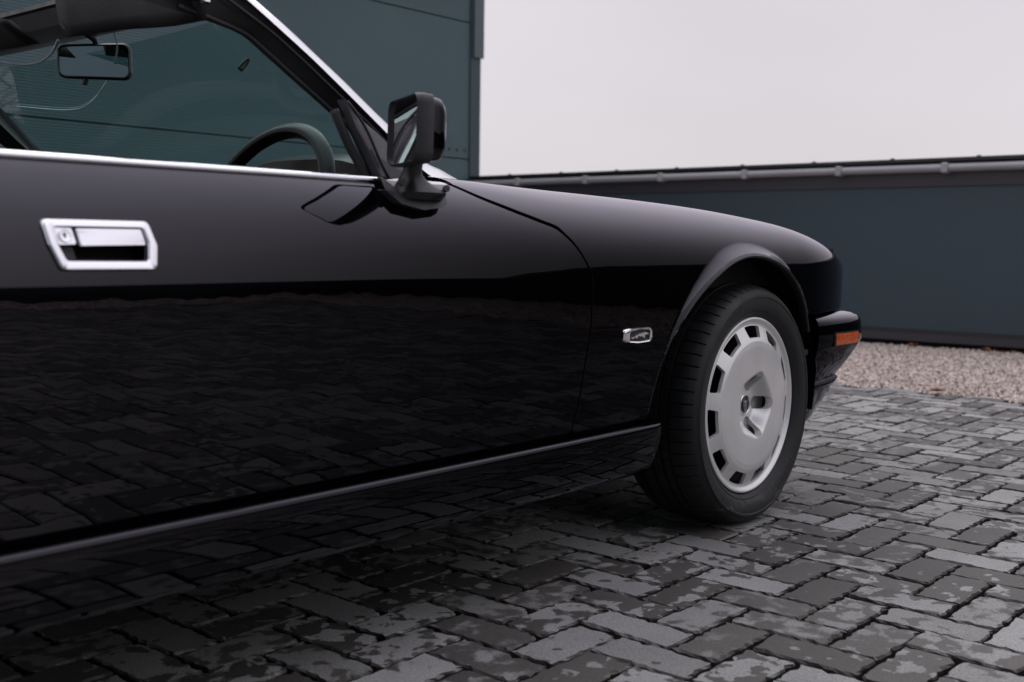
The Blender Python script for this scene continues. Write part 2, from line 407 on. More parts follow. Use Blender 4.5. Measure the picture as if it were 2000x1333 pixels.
for (x, y, o_) in cells:
    if x > gx(y)-.06 or y < GBY+.06 or y > FY-.1 or x < -6.4: continue
    px, py, z = project((x, y, 0))
    ok = z > .3 and -60 < px < 2060 and 0 < py < 1420
    if ok and y > 0.0:
        t_ = (0.02-CAM[1])/(y-CAM[1]); q = CAM+t_*(np.array([x, y, 0])-CAM)
        if q[0] < -0.42 and q[2] > .21: ok = False
        if -0.32 < q[0] < .30 and .03 < q[2] < .9: ok = False
        if .28 < q[0] < .5 and q[2] > .3: ok = False
    (vis if ok else rest).append((x, y, o_, z))
vis.sort(key=lambda a: a[3])
rest += vis[296:]; vis = vis[:296]
bmeshes = [brick_mesh(i) for i in range(14)]
for (x, y, o_, z) in vis:
    b = bpy.data.objects.new('paving_brick', bmeshes[rng.integers(14)])
    b.location = (x+rng.normal(0, .0007), y+rng.normal(0, .0007), rng.normal(0, .0011))
    b.rotation_euler = (rng.normal(0, .006), rng.normal(0, .006), o_*math.pi/2+rng.integers(2)*math.pi+rng.normal(0, .004))
    link(b, paving)
V = []; F = []
for (x, y, o_, z) in rest:
    hx, hy = (.0966, .0467) if o_ == 0 else (.0467, .0966)
    dz = rng.normal(0, .0013); tx, ty = rng.normal(0, .006, 2); k = len(V)
    for (e, zz) in ((.0045, 0.0), (.001, -.0045), (0, -.045)):
        for (sx_, sy_) in ((-1,-1),(1,-1),(1,1),(-1,1)):
            X_, Y_ = sx_*(hx-e), sy_*(hy-e)
            V.append((x+X_, y+Y_, zz+dz+tx*X_+ty*Y_))
    F.append((k, k+1, k+2, k+3))
    for r_ in range(2):
        for q in range(4): F.append((k+r_*4+q, k+r_*4+4+q, k+r_*4+4+(q+1)%4, k+r_*4+(q+1)%4))
o = mesh_obj('paving_bricks_far', V, F, BRICK, paving); o['kind'] = 'stuff'; o.name = 'distant_paving'

# ---- gravel strips: bed + pebbles
gv = []; gf = []
ys = np.linspace(GBY, FY, 60)
for i, y in enumerate(ys):
    gv += [(gx(y), y, -.012), (WX+.05, y, -.012)]
    if i: gf.append((2*i-2, 2*i-1, 2*i+1, 2*i))
k = len(gv); gv += [(-9, BY-.05, -.012), (WX+.05, BY-.05, -.012), (WX+.05, GBY, -.012), (-9, GBY, -.012)]; gf.append((k, k+1, k+2, k+3))
gravel = mesh_obj('gravel_strip', gv, gf, GRAVBASE); gravel['kind'] = 'structure'
octv = np.array([(1,0,0),(-1,0,0),(0,1,0),(0,-1,0),(0,0,1),(0,0,-1)], float)
octf = [(0,2,4),(2,1,4),(1,3,4),(3,0,4),(2,0,5),(1,2,5),(3,1,5),(0,3,5)]
pv = []; pf = []
def pebble(x, y, s):
    k = len(pv)
    q = octv*s*rng.uniform(.6, 1.25, (6, 1))*np.array([1, rng.uniform(.6, 1), rng.uniform(.5, .8)])
    a = rng.uniform(0, 6.28); c_, s_ = math.cos(a), math.sin(a)
    for p in q: pv.append((x+p[0]*c_-p[1]*s_, y+p[0]*s_+p[1]*c_, p[2]+rng.uniform(-.012, 0.002)))
    for f_ in octf: pf.append(tuple(i+k for i in f_))
for _ in range(36000):
    y = rng.uniform(-1.5, 3.2); x = rng.uniform(gx(y)-.03, WX-.02); pebble(x, y, rng.uniform(.007, .014))
for _ in range(9000):
    y = rng.uniform(GBY, -1.5); x = rng.uniform(gx(y)-.03, WX-.02); pebble(x, y, rng.uniform(.012, .022))
for _ in range(7000):
    pebble(rng.uniform(-6, WX), rng.uniform(BY, GBY+.03), rng.uniform(.014, .024))
for _ in range(3000):
    y = rng.uniform(3.2, FY); x = rng.uniform(gx(y)-.03, WX-.02); pebble(x, y, rng.uniform(.014, .024))
o = mesh_obj('pebbles', pv, pf, PEBBLE, gravel); o['kind'] = 'stuff'

# ---- low boundary wall (front + side run)
wall = thing('boundary_wall', 'low dark teal metal clad wall with grey gutter pipe under its dark capping', 'wall', (WX, 0, 0))
def wloc(mb): mb.v = [(a[0]-WX, a[1], a[2]) for a in mb.v]; return mb
y0_, y1_ = BY, FY-.012
for a, b_ in ((y0_, -4.6), (-4.6, .55), (.55, y1_)):
    wloc(MB().box(WX, WX+.10, a+.004, b_-.004, .118, 1.160)).build('wall_panel', WALLT, wall)
wloc(MB().box(WX-.012, WX+.10, y0_, y1_, 1.161, 1.262)).build('flashing_band', FLASH, wall)
wloc(MB().box(WX+.012, WX+.10, y0_, y1_, 1.263, 1.335)).build('gutter_backing', DARKFL, wall)
mb = MB()
ring = lambda y: [(WX-.045+.042*math.cos(q)*.9, y, 1.287+.029*math.sin(q)) for q in np.linspace(0, 2*math.pi, 13)[:-1]]
mb.loft([ring(y0_), ring(y1_)]); wloc(mb).build('gutter_pipe', GUTTER, wall, autos=40)
wloc(MB().box(WX-.055, WX+.14, y0_, y1_, 1.336, 1.360)).build('capping', DARKFL, wall)
wloc(MB().box(WX-.018, WX+.10, y0_, y1_, .034, .090)).build('base_rail', FLASH, wall)
wloc(MB().box(WX-.010, WX+.10, y0_, y1_, .091, .116)).build('base_rail', DARKFL, wall)
wloc(MB().box(WX+.03, WX+.10, y0_, y1_, -.05, .033)).build('base_gap', VOID, wall)
for y in np.arange(1.60-.8*11, FY-.2, .797):
    wloc(MB().box(WX-.098, WX+.010, y-.022, y+.022, 1.250, 1.322, .006)).build('gutter_bracket', GUTTER, wall)
for y in np.arange(1.35-.62*6, FY-.2, .62):
    wloc(MB().box(WX-.035, WX-.015, y-.012, y+.012, 1.3605, 1.370)).build('bolt', DARKFL, wall)
# side run behind the photographer
wall2 = thing('boundary_wall', 'continuation of the low dark clad wall along the far side of the yard', 'wall', (0, BY, 0))
wloc2 = lambda mb: (setattr(mb, 'v', [(a[0], a[1]-BY, a[2]) for a in mb.v]), mb)[1]
for a in np.arange(-9.0, WX, 3.6):
    wloc2(MB().box(a+.004, min(a+3.596, WX), BY-.1, BY-.002, .118, 1.160)).build('wall_panel', WALLT, wall2)
wloc2(MB().box(-9, WX, BY-.1, BY+.012, 1.161, 1.262)).build('flashing_band', FLASH, wall2)
wloc2(MB().box(-9, WX, BY-.1, BY+.05, 1.263, 1.360)).build('capping', DARKFL, wall2)
wloc2(MB().box(-9, WX, BY-.1, BY+.016, .0, .116)).build('base_rail', DARKFL, wall2)

# ---- warehouse
wh = thing('warehouse', 'tall teal warehouse wall of finely ribbed metal cladding', 'building', (3.3, FY, 0))
FX0, FX1 = 0.6, 5.60
def ribbed(z0, z1):
    p = 0.0208; n = int((z1-z0)/p); p = (z1-z0)/n; prof = []
    for i in range(n):
        z = z0+i*p
        prof += [(0.0, z), (0.0, z+p*.50), (.009, z+p*.66), (.009, z+p*.86)]
    prof.append((0.0, z1))
    v = []; f = []
    for (d, z) in prof: v += [(FX0-3.3, d, z), (FX1-3.3, d, z)]
    for i in range(len(prof)-1): f.append((2*i, 2*i+1, 2*i+3, 2*i+2))
    k = len(v); v += [(FX0-3.3, .08, z0), (FX1-3.3, .08, z0), (FX1-3.3, .08, z1), (FX0-3.3, .08, z1)]
    m_ = len(prof)*2
    f += [(k, k+1, 1, 0), (m_-2, m_-1, k+2, k+3)]
    return v, f
zs = [.23, 1.528, 2.835, 4.14, 5.45]
for z0, z1 in zip(zs[:-1], zs[1:]):
    v, f = ribbed(z0+.006, z1-.006); mesh_obj('wall_panel', v, f, FACT, wh)
mb = MB().box(FX0-3.3, FX1-3.3, .05, .30, 0, 5.45); mb.build('wall_core', DARKFL, wh)
MB().box(FX0-3.3, 5.76-3.3, -.02, .05, 0, .228).build('plinth', FLASH, wh)
MB().box(FX1-3.3+.002, 5.745-3.3, -.012, 9.0, .229, 5.45).build('corner_trim', WALLT, wh)
MB().box(5.63-3.3, 5.765-3.3, -.035, -.0125, 2.51, 5.45).build('corner_flashing', GUTTER, wh).active_material = mat('corner_flashing_grey', (.085, .115, .130), .45)
MB().box(FX0-3.3, 5.765-3.3, -.06, 9.0, 5.452, 5.62).build('roof_edge', DARKFL, wh)
for x in (5.2, 5.31, 5.42, 5.53):
    MB().box(x-3.3, x-3.3+.028, -.006, .004, 1.592, 1.622, .003).build('bolt', FLASH, wh)

shade_block = thing('warehouse', 'added unseen dark teal warehouse block that shades the left of the yard', 'building', (-9, -6, 0))  # unseen building, added to shade the ground at the left of the yard
for k in range(6):
    MB().box(-6.5, 5.5, 3.3, 3.4, .25+k*1.5, 1.742+k*1.5).build('wall_panel', FACT, shade_block)
    MB().box(5.5, 5.6, -9.0, 3.4, .25+k*1.5, 1.742+k*1.5).build('wall_panel', FACT, shade_block)
MB().box(-6.5, 5.48, -9.0, 3.28, 0, 9.25).build('wall_core', DARKFL, shade_block)
MB().box(-6.55, 5.65, -9.05, 3.45, 9.26, 9.45).build('roof_edge', DARKFL, shade_block)

# ---- fallen leaves by the wall foot
lf_lab = ['orange fallen leaf on the gravel close under the dark wall']
for (x, y) in ((5.52, 1.02), (5.45, 1.14), (5.56, 1.22), (5.50, .90), (5.54, 1.72), (5.40, 1.05), (3.1, 1.28), (2.97, .62)):
    a = rng.uniform(0, 6.28); s = rng.uniform(.03, .05)
    pts = [(-1,0,.1),(-.5,.4,.25),(.1,.5,.3),(.6,.3,.2),(1,0,.05),(.6,-.3,.25),(.1,-.5,.35),(-.5,-.4,.25)]
    v = [(s*(p[0]*math.cos(a)-p[1]*math.sin(a)), s*(p[0]*math.sin(a)+p[1]*math.cos(a)), s*p[2]) for p in pts]+[(0, 0, 0)]
    o = mesh_obj('fallen_leaf', v, [(k, (k+1) % 8, 8) for k in range(8)], LEAF)
    o.location = (x, y, .012)
    o['label'] = 'small brown orange fallen leaf lying on the gravel at the foot of the dark wall' if x > 4 else 'small brown leaf lying where the gravel strip meets the brick paving'; o['category'] = 'leaf'; o['group'] = 'fallen leaves on the gravel'

# ================================================================== CAR
car = thing('parked_car', 'glossy black two-door convertible with open roof and silver alloy wheel on brick paving', 'car', (0, 0, 0))
CY = 0.89   # car centre line

ZT = ([-3.6,-2.2,-1.6,-1.1,-.8,-.5,-.25,0,.2,.35,.5,.62,.74,.85], [.86,.845,.84,.827,.819,.814,.808,.798,.783,.767,.745,.722,.692,.66])
YY = ([-3.6,-1.6,-1.0,-.6,0,.4,.74], [.11,.11,.145,.19,.20,.16,.10])
TT = ([-3.6,-1.8,-1.3,-.9,-.6,.74], [.245,.23,.155,.07,.028,.02])
NN = ([-3.6,-1.6,-.8,.74], [2.0,2.0,2.4,2.4])
CRZ = ([-3.6,-1.9,-1.3,-.7,-.3,.8], [.64,.640,.641,.636,.634,.632])
LIP = (-.057, .247, .434); FH = .024
RLIP = (-2.65, .247, .437)
def yplan(x):
    x = np.asarray(x, float)
    return .010*(x+1.3)**2+np.where(x > .28, .42*(np.maximum(x, .28)-.28)**2, 0)
def flare(x, z):
    t_ = 0
    for lp in (LIP, RLIP):
        d = np.hypot(x-lp[0], z-lp[1])-lp[2]
        ang = np.arctan2(z-lp[1], x-lp[0])
        sn = np.sin(ang)
        w_ = .003+.029*np.clip((sn-.62)/.32, 0, 1)
        t_ = t_-FH*np.clip(1-d/w_, 0, 1.0)**1.55*np.clip((sn-.45)/.45, 0, 1)
    return t_
def S(x, v):
    x = np.asarray(x, float); v = np.asarray(v, float)
    zt = ip(x, *ZT); cr = ip(x, *CRZ); H = zt-cr; Y = ip(x, *YY); t0 = ip(x, *TT); n = ip(x, *NN)
    q = -np.minimum(v, 0)*.36
    zl = cr-q; yl = .004*q+.15*q*q
    s = np.sin(np.pi/2*np.clip(v, 0, 1))
    zu = cr+H*s
    yu = t0*H*s+Y*(1-np.sqrt(np.maximum(1-s**n, 0)))
    c = np.maximum(v-1, 0)
    z = np.where(v < 0, zl, zu)-.012*c*c
    y = np.where(v < 0, yl, yu)+.15*c
    y = y+yplan(x)+flare(x, z)
    return np.stack([x+0*v, y, z], -1)
def vofz(x, z):
    lo, hi = np.full(np.shape(z), -1.0), np.full(np.shape(z), 1.0)
    for _ in range(40):
        m_ = (lo+hi)/2; c = S(x, m_)[..., 2] < z
        lo = np.where(c, m_, lo); hi = np.where(c, hi, m_)
    return (lo+hi)/2
def onS(x, z, off=0.0):
    x = np.asarray(x, float); z = np.asarray(z, float)
    P = S(x, vofz(x, z)); P[..., 1] -= off; return P

def panel(name, m, parent, patches, clips, flange=.022, keep_flange=True):
    """patches: (x0,x1,nx,v0,v1,nv); clips: functions of (x,v,P) that are positive where the panel is."""
    VV = []; NO = []; FF = []; key = {}
    for (x0, x1, nx, v0, v1, nv) in patches:
        xs = np.linspace(x0, x1, nx+1); vs = np.linspace(v0, v1, nv+1)
        X, Vg = np.meshgrid(xs, vs, indexing='ij'); P = S(X, Vg)
        G = np.full(X.shape, 1e9)
        for c in clips: G = np.minimum(G, c(X, Vg, P))
        local = {}
        params = []; base = len(VV)
        def vid(kx, par):
            i = local.get(kx)
            if i is None: i = local[kx] = len(params); params.append(par)
            return i
        inside = G >= 0
        for i in range(nx):
            for j in range(nv):
                cs = ((i, j), (i+1, j), (i+1, j+1), (i, j+1))
                ins = [inside[c] for c in cs]
                if not any(ins): continue
                if all(ins):
                    FF.append([base+vid(c, (xs[c[0]], vs[c[1]])) for c in cs]); continue
                poly = []
                for a in range(4):
                    c0, c1 = cs[a], cs[(a+1) % 4]
                    if ins[a]: poly.append(base+vid(c0, (xs[c0[0]], vs[c0[1]])))
                    if ins[a] != ins[(a+1) % 4]:
                        t_ = G[c0]/(G[c0]-G[c1]); t_ = min(max(t_, 1e-3), 1-1e-3)
                        ek = (c0, c1) if c0 < c1 else (c1, c0)
                        poly.append(base+vid(ek, (xs[c0[0]]+(xs[c1[0]]-xs[c0[0]])*t_, vs[c0[1]]+(vs[c1[1]]-vs[c0[1]])*t_)))
                if len(poly) > 2: FF.append(poly)
        if not params: continue
        pa = np.array(params); P0 = S(pa[:, 0], pa[:, 1])
        ex, ev = 3e-4, 1e-3
        dx = S(pa[:, 0]+ex, pa[:, 1])-S(pa[:, 0]-ex, pa[:, 1])
        va = np.clip(pa[:, 1]-ev, v0+1e-6 if v0 == 0 else v0, v1-1e-6 if v1 == 0 else v1); vb = np.clip(pa[:, 1]+ev, v0+1e-6 if v0 == 0 else v0, v1-1e-6 if v1 == 0 else v1)
        dv = S(pa[:, 0], vb)-S(pa[:, 0], va)
        n_ = np.cross(dx, dv); n_ /= np.linalg.norm(n_, axis=1, keepdims=True)+1e-12
        VV += list(P0); NO += list(n_)
    # flange along open edges
    if flange > 0:
        kk = {}
        rid = [kk.setdefault(tuple(np.round(p, 5)), len(kk)) for p in VV]
        cnt = {}
        for f in FF:
            for a in range(len(f)):
                e = (f[a], f[(a+1) % len(f)]); r_ = tuple(sorted((rid[e[0]], rid[e[1]])))
                if r_[0] != r_[1]: cnt.setdefault(r_, []).append(e)
        for r_, es in cnt.items():
            if len(es) != 1: continue
            a, b = es[0]
            ed = VV[b]-VV[a]
            nn = NO[a]; o_ = np.cross(ed, nn); ln = np.linalg.norm(o_)
            if ln < 1e-9: continue
            o_ = o_/ln; k = len(VV)
            inw = np.array([0, 1.0, 0]) if NO[a][1] < -.30 else -NO[a]
            for i in (a, b):
                VV.append(VV[i]+o_*.0009+inw*.0013); NO.append(o_)
            for i in (a, b):
                VV.append(VV[i]+o_*.0009+inw*flange); NO.append(o_)
            FF.append([b, a, k, k+1]); FF.append([k+1, k, k+2, k+3])
    return mesh_obj(name, VV, FF, m, parent, normals=NO)

SEAM_Z = [.30, .3201, .3813, .4741, .5357, .5874, .6337, .6676, .6998, .7176, .7321, .7477, .7652, .7866, .8083]
SEAM_X = [-.7655, -.7621, -.7455, -.7307, -.7200, -.7189, -.7212, -.7402, -.7671, -.7886, -.8108, -.8650, -.9282, -.9954, -1.0435]
sz = np.array(SEAM_Z); sxx = np.array(SEAM_X)
for _ in range(1): pass
def seam(z):
    return ip(np.clip(z, .30, .8083), sz, sxx)
def seam_d(P):
    z = P[..., 2]; g = (seam(z+.002)-seam(z-.002))/.004
    g = np.where(z > .807, -2.2, g)
    return (P[..., 0]-seam(z))/np.sqrt(1+g*g)
def rrect_sdf(x, z, poly):
    # convex polygon distance (positive outside)
    d = np.full(np.shape(x), -1e9); n = len(poly)
    for i in range(n):
        (a, b), (c, e) = poly[i], poly[(i+1) % n]
        lx, lz = c-a, e-b; ln = math.hypot(lx, lz)
        d = np.maximum(d, ((x-a)*lz-(z-b)*lx)/ln)
    return d
# outlines in (x, z), counter-clockwise in x-z
def round_poly(pts, r_, n=5):
    out_ = []; m_ = len(pts)
    for i in range(m_):
        p = np.array(pts[i], float); a = np.array(pts[i-1], float)-p; b = np.array(pts[(i+1) % m_], float)-p
        la, lb = np.linalg.norm(a), np.linalg.norm(b); a /= la; b /= lb
        th = math.acos(max(-1, min(1, a@b))); t_ = min(r_/math.tan(th/2), .45*la, .45*lb)
        for q in np.linspace(0, 1, n):
            out_.append(tuple((1-q)**2*(p+a*t_)+2*q*(1-q)*p+q*q*(p+b*t_)))
    return out_
H_OUT = [(-1.836, .6605), (-1.7016, .6600), (-1.6940, .692), (-1.7005, .7248), (-1.8510, .7246), (-1.8470, .692)]
H_IN = [(-1.826, .6719), (-1.7139, .6710), (-1.7085, .696), (-1.7120, .7157), (-1.8357, .7153), (-1.8333, .6911)]
hin_r = round_poly(H_IN, .006)

gap = .0030
DB = .3265   # lower edge of door
def door_top(x): return np.where(x < -1.235, .8035, .8035+np.clip((x+1.235)/.06, 0, 1)*.008)
panel('door', PAINT, car,
      [(-2.13, -.70, 176, -1, 0, 40), (-2.13, -.70, 176, 0, .9, 44)],
      [lambda X, V, P: -seam_d(P)-gap, lambda X, V, P: P[..., 2]-DB, lambda X, V, P: door_top(X)-P[..., 2],
       lambda X, V, P: X+2.118, lambda X, V, P: rrect_sdf(P[..., 0], P[..., 2], H_IN)+.001])
door = [o for o in car.children if o.name == 'door'][0]
arch = lambda lp: (lambda X, V, P: np.where(P[..., 2] > lp[1]-.05, np.hypot(P[..., 0]-lp[0], P[..., 2]-lp[1])-lp[2], np.abs(P[..., 0]-lp[0])-lp[2]))
fender = panel('front_fender', PAINT, car,
      [(-1.06, .82, 400, -1, 0, 70), (-1.06, .82, 400, 0, 1.45, 110)],
      [lambda X, V, P: seam_d(P)-gap-.0030*np.clip((P[..., 2]-.68)/.06, 0, 1), arch(LIP),
       lambda X, V, P: np.where(X < LIP[0], P[..., 2]-DB+.002, P[..., 2]-.523)])
rearf = panel('rear_fender', PAINT, car,
      [(-3.45, -2.122, 100, -1, 0, 24), (-3.45, -2.122, 100, 0, 1.6, 50)],
      [arch(RLIP), lambda X, V, P: P[..., 2]-np.where(X > -2.65, DB, .40)])

# hood, boot, cowl (kept simple: seen edge-on from below)
def hood_grid(x0, x1, rise, name, nx=60, ny=30, dy=.005):
    xs = np.linspace(x0, x1, nx+1); VVh = []; FFh = []
    for i, x in enumerate(xs):
        e = S(x, 1.45); yl = e[1]+dy
        for j in range(2*ny+1):
            t_ = j/(2*ny); y = yl+(2*CY-2*yl)*t_
            u = abs(2*t_-1); z = e[2]+.011+rise*(1-u**1.6)+.006*math.exp(-((1-u)/.05)**2)*0
            VVh.append((x, y, z))
    n = 2*ny+1
    for i in range(nx):
        for j in range(n-1): FFh.append((i*n+j, (i+1)*n+j, (i+1)*n+j+1, i*n+j+1))
    # rim
    for i in range(nx):
        k = len(VVh); a, b = VVh[i*n], VVh[(i+1)*n]
        VVh += [(a[0], a[1], a[2]-.03), (b[0], b[1], b[2]-.03)]; FFh.append((i*n, k, k+1, (i+1)*n))
    return mesh_obj(name, VVh, FFh, PAINT, car, smooth=True)
hood_grid(-.93, .79, .034, 'hood')
hood_grid(-3.45, -2.25, .02, 'boot_lid')
mb = MB(); mb.box(-1.06, -.936, .20, 1.58, .765, .800, .004); mb.build('cowl_panel', PLASTIC, car)
mb = MB(); mb.box(-.93, .6, .10, .32, .60, .70); mb.build('inner_wing', VOID, car)

# sill
prof = [(.040, .3175), (.004, .3132), (-.0008, .3122), (-.0042, .3092), (-.0060, .3045), (-.0063, .299), (-.0055, .288), (-.0041, .276), (-.0022, .264), (.0003, .252), (.0034, .240), (.0071, .228), (.0115, .216), (.0160, .207), (.0240, .200), (.09, .197), (.09, .3175)]
rings = []
for x in (-2.26, -2.0, -1.6, -1.2, -.8, -.475, -.4500):
    yp = float(yplan(x)); k = 0 if x < -.46 else .006
    rings.append([(x, yp+a+k, b) for a, b in prof])
MB().loft(rings).build('sill', PAINT, car, autos=40)
# black scuttle between door foot and sill
MB().box(-2.2, -.47, .045, .09, .26, .40).build('sill_backing', VOID, car)

# underbody / tub
MB().box(-3.3, -.50, .12, 1.66, .215, .30).build('floor_pan', VOID, car)
MB().box(-.50, .70, .34, 1.44, .20, .50).build('engine_undertray', VOID, car)
MB().box(-.85, -.5, .30, 1.48, .30, .76).build('bulkhead', VOID, car)
MB().box(-2.12, -1.10, .105, .135, .30, .796).build('door_inner_panel', VOID, car)
MB().box(-2.12, -1.10, 1.645, 1.675, .30, .796).build('door_inner_panel', LEATHER, car)

# wheel arch liner
def liner(cx, name):
    mb = MB(); n = 26; a = [(cx+(LIP[2]+.008)*math.cos(q), LIP[1]+(LIP[2]+.010)*math.sin(q)) for q in np.linspace(.02, math.pi-.06, n)]
    a = [(min(x, cx+.448-.16*max(0.0, .52-z)), z) for x, z in a]
    for y0l, y1l, s in ((.030, .40, 1.0),):
        mb.loft([[(x, y0l, z) for x, z in a], [(x, y1l, z) for x, z in a]], closed=False, cap=False)
    mb.add([(x, .40, z) for x, z in a], [tuple(range(n))])
    return mb.build(name, LINER, car, autos=40, fix=False)
liner(LIP[0], 'wheel_arch_liner'); liner(RLIP[0], 'wheel_arch_liner')
# rubber edging rolled round the arch opening
mb = MB(); rr_ = []
for q in np.linspace(.55, math.pi-.20, 90):
    c_, s_ = math.cos(q), math.sin(q)
    y = float(onS(LIP[0]+(LIP[2]+.0006)*c_, LIP[1]+(LIP[2]+.0006)*s_)[1])
    pr = [(.0012, .0003), (-.0028, .0006), (-.0050, .0030), (-.0056, .0080), (-.0050, .020), (.0060, .020), (.0060, .006)]
    rr_.append([(LIP[0]+(LIP[2]+a)*c_, y+b, LIP[1]+(LIP[2]+a)*s_) for a, b in pr])
mb.loft(rr_); mb.build('arch_edging', RUBBER, car, autos=50)

# ---- wheel -----------------------------------------------------------------
WZ, TR = .303, .308
def lathe_grid(prof, na, f=None):
    """prof: list of (r, y); returns verts/faces around the y axis."""
    v = []; fc = []; n = len(prof)
    for a in range(na):
        q = 2*math.pi*a/na
        for j, (r_, y) in enumerate(prof):
            rr2, yy = (r_, y) if f is None else f(q, j, r_, y)
            v.append((rr2*math.cos(q), yy, rr2*math.sin(q)))
    for a in range(na):
        b = (a+1) % na
        for j in range(n-1): fc.append((a*n+j, b*n+j, b*n+j+1, a*n+j+1))
    return v, fc
def make_wheel():
    hubv, hubf = lathe_grid([(.0, .10), (.19, .10), (.195, .20), (.0, .20)], 40)
    wheel = mesh_obj('wheel', hubv, hubf, VOID, car, smooth=False)
    # tyre
    tp = [(.2215, .048), (.2235, .038), (.229, .029), (.236, .0235), (.2375, .0225), (.2385, .0240), (.243, .0200), (.250, .0165), (.262, .0130), (.2725, .0128), (.2745, .0108), (.279, .0112), (.2805, .0140),
          (.287, .0180), (.292, .0225), (.2955, .0270), (.2985, .033), (.3015, .040), (.3035, .048), (.3050, .057), (.3058, .0660), (.3064, .0740), (.3066, .0795), (.3000, .0800), (.3000, .0860), (.3070, .0866),
          (.3074, .0975), (.3075, .1040), (.3000, .1045), (.3000, .1105), (.3078, .1112), (.3079, .120), (.3080, .1335), (.2990, .134), (.2990, .142), (.3080, .1426), (.3076, .158), (.3072, .172),
          (.2990, .1725), (.2990, .1795), (.3066, .180), (.3050, .195), (.300, .210), (.290, .225), (.262, .238), (.235, .228), (.2215, .205)]
    NA = 62*12
    def carve(q, j, r_, y):
        k = int(round(q/(2*math.pi)*NA)) % 12
        d = 0
        if 15 <= j <= 23:                      # lateral sipes over the shoulder
            if k == 0: d = .0040
        elif 26 <= j <= 28:
            if (k+4) % 12 == 0: d = .0035
        elif 31 <= j <= 33 or 36 <= j <= 38:
            if (k+7) % 12 == 0: d = .003
        if 7 <= j <= 9:                        # moulded band on the sidewall
            a = (q*180/math.pi) % 90
            if 20 < a < 52 and (int(a*1.4) % 3 != 0): return r_, y-.0008
        return r_-d, y
    v, f = lathe_grid(tp, NA, carve)
    v = [(a[0]*(1+ (0.012 if a[2] < -.27 else 0)), a[1]-(.004 if a[2] < -.24 and a[1] < .03 else 0), max(a[2], -WZ+.0005)) for a in v]
    mesh_obj('tyre', v, f, TYRE, wheel, autos=38)
    # rim: polar sheet with eleven slots and five bolt recesses, clipped and walled
    NS = 11; per = 2*math.pi/NS; ph = math.pi/2
    def ydisc(r_, q):
        y = np.interp(r_, [0, .11, .150, .163, .172, .202, .2035, .207], [.0160, .0165, .0188, .0208, .0240, .0365, .0372, .0375])
        y = y+.0015*np.exp(-((r_-.157)/.01)**2)*0
        ro = .0865+.004*np.cos(5*q)
        u = np.clip((ro-r_)/.040, 0, 1)
        return y+.0345*u*u*(3-2*u)
    def slot_d(r_, q):          # positive outside the opening
        qa = (q-ph+per/2) % per-per/2
        a = np.abs(qa)*r_; hw = .0325+(r_-.1870)*.35
        dx = a-hw+.005; dr = np.abs(r_-.1870)-.0150+.005
        return np.hypot(np.maximum(dx, 0), np.maximum(dr, 0))+np.minimum(np.maximum(dx, dr), 0)-.005
    def hole_d(r_, q):
        qa = (q+math.pi/5) % (2*math.pi/5)-math.pi/5
        x, z = r_*np.cos(qa), r_*np.sin(qa)
        dx = np.maximum(np.abs(x-.0620)-.0105, 0)
        return np.hypot(dx, z)-.0165
    NAr, rs = 704, np.concatenate([np.linspace(.026, .115, 46), np.linspace(.118, .148, 8), np.linspace(.150, .2065, 44)])
    qs = np.arange(NAr)*2*math.pi/NAr
    Q, RR = np.meshgrid(qs, rs, indexing='ij')
    G = np.minimum(slot_d(RR, Q), hole_d(RR, Q))
    V3 = []; F3 = []; loc = {}
    def pt(q, r_): return (r_*math.cos(q), float(ydisc(np.array(r_), np.array(q))), r_*math.sin(q))
    def vid(key, q, r_):
        if key not in loc: loc[key] = len(V3); V3.append(pt(q, r_))
        return loc[key]
    walls = []
    for i in range(NAr):
        i2 = (i+1) % NAr; qn = qs[i]+2*math.pi/NAr
        for j in range(len(rs)-1):
            cs = [(i, j, qs[i], rs[j]), (i2, j, qn, rs[j]), (i2, j+1, qn, rs[j+1]), (i, j+1, qs[i], rs[j+1])]
            ins = [G[c[0], c[1]] > 0 for c in cs]
            if not any(ins): continue
            if all(ins): F3.append([vid((c[0], c[1]), c[2], c[3]) for c in cs]); continue
            poly = []; cut = []
            for a in range(4):
                c0, c1 = cs[a], cs[(a+1) % 4]
                if ins[a]: poly.append(vid((c0[0], c0[1]), c0[2], c0[3]))
                if ins[a] != ins[(a+1) % 4]:
                    g0, g1 = G[c0[0], c0[1]], G[c1[0], c1[1]]; t_ = g0/(g0-g1)
                    k0, k1 = (c0[0], c0[1]), (c1[0], c1[1]); ek = (k0, k1) if k0 < k1 else (k1, k0)
                    n_ = vid(ek, c0[2]+(c1[2]-c0[2])*t_, c0[3]+(c1[3]-c0[3])*t_); poly.append(n_); cut.append(n_)
            if len(poly) > 2: F3.append(poly)
            if len(cut) == 2: walls.append(cut)
    wd = {}
    def deep(i, d):
        if (i, d) not in wd: wd[(i, d)] = len(V3); p = V3[i]; V3.append((p[0], p[1]+d, p[2]))
        return wd[(i, d)]
    for a, b in walls:
        dd = .009 if math.hypot(V3[a][0], V3[a][2]) > .14 else .020
        F3.append([a, b, deep(b, dd), deep(a, dd)])
    MBr = MB(); MBr.v = V3; MBr.f = F3
    lv, lf = lathe_grid([(.2065, .0374), (.2085, .0370), (.2105, .0360), (.2125, .0345), (.2155, .0310), (.2195, .0295), (.2225, .0305), (.2238, .034), (.2232, .040), (.2215, .048), (.205, .052), (.2, .19)], 176)
    MBr.add(lv, lf)
    MBr.build('rim', ALLOY, wheel, autos=32)
    bv, bf = lathe_grid([(.0, .104), (.12, .104), (.14, .096), (.206, .098)], 60)
    mesh_obj('rim_back', bv, bf, VOID, wheel, smooth=True)
    bv, bf = lathe_grid([(.186, .17), (.199, .076), (.2015, .053)], 90)
    mesh_obj('rim_barrel', bv, bf, ALLOYD, wheel, smooth=True)
    bv, bf = lathe_grid([(.03, .0555), (.110, .0575)], 60)
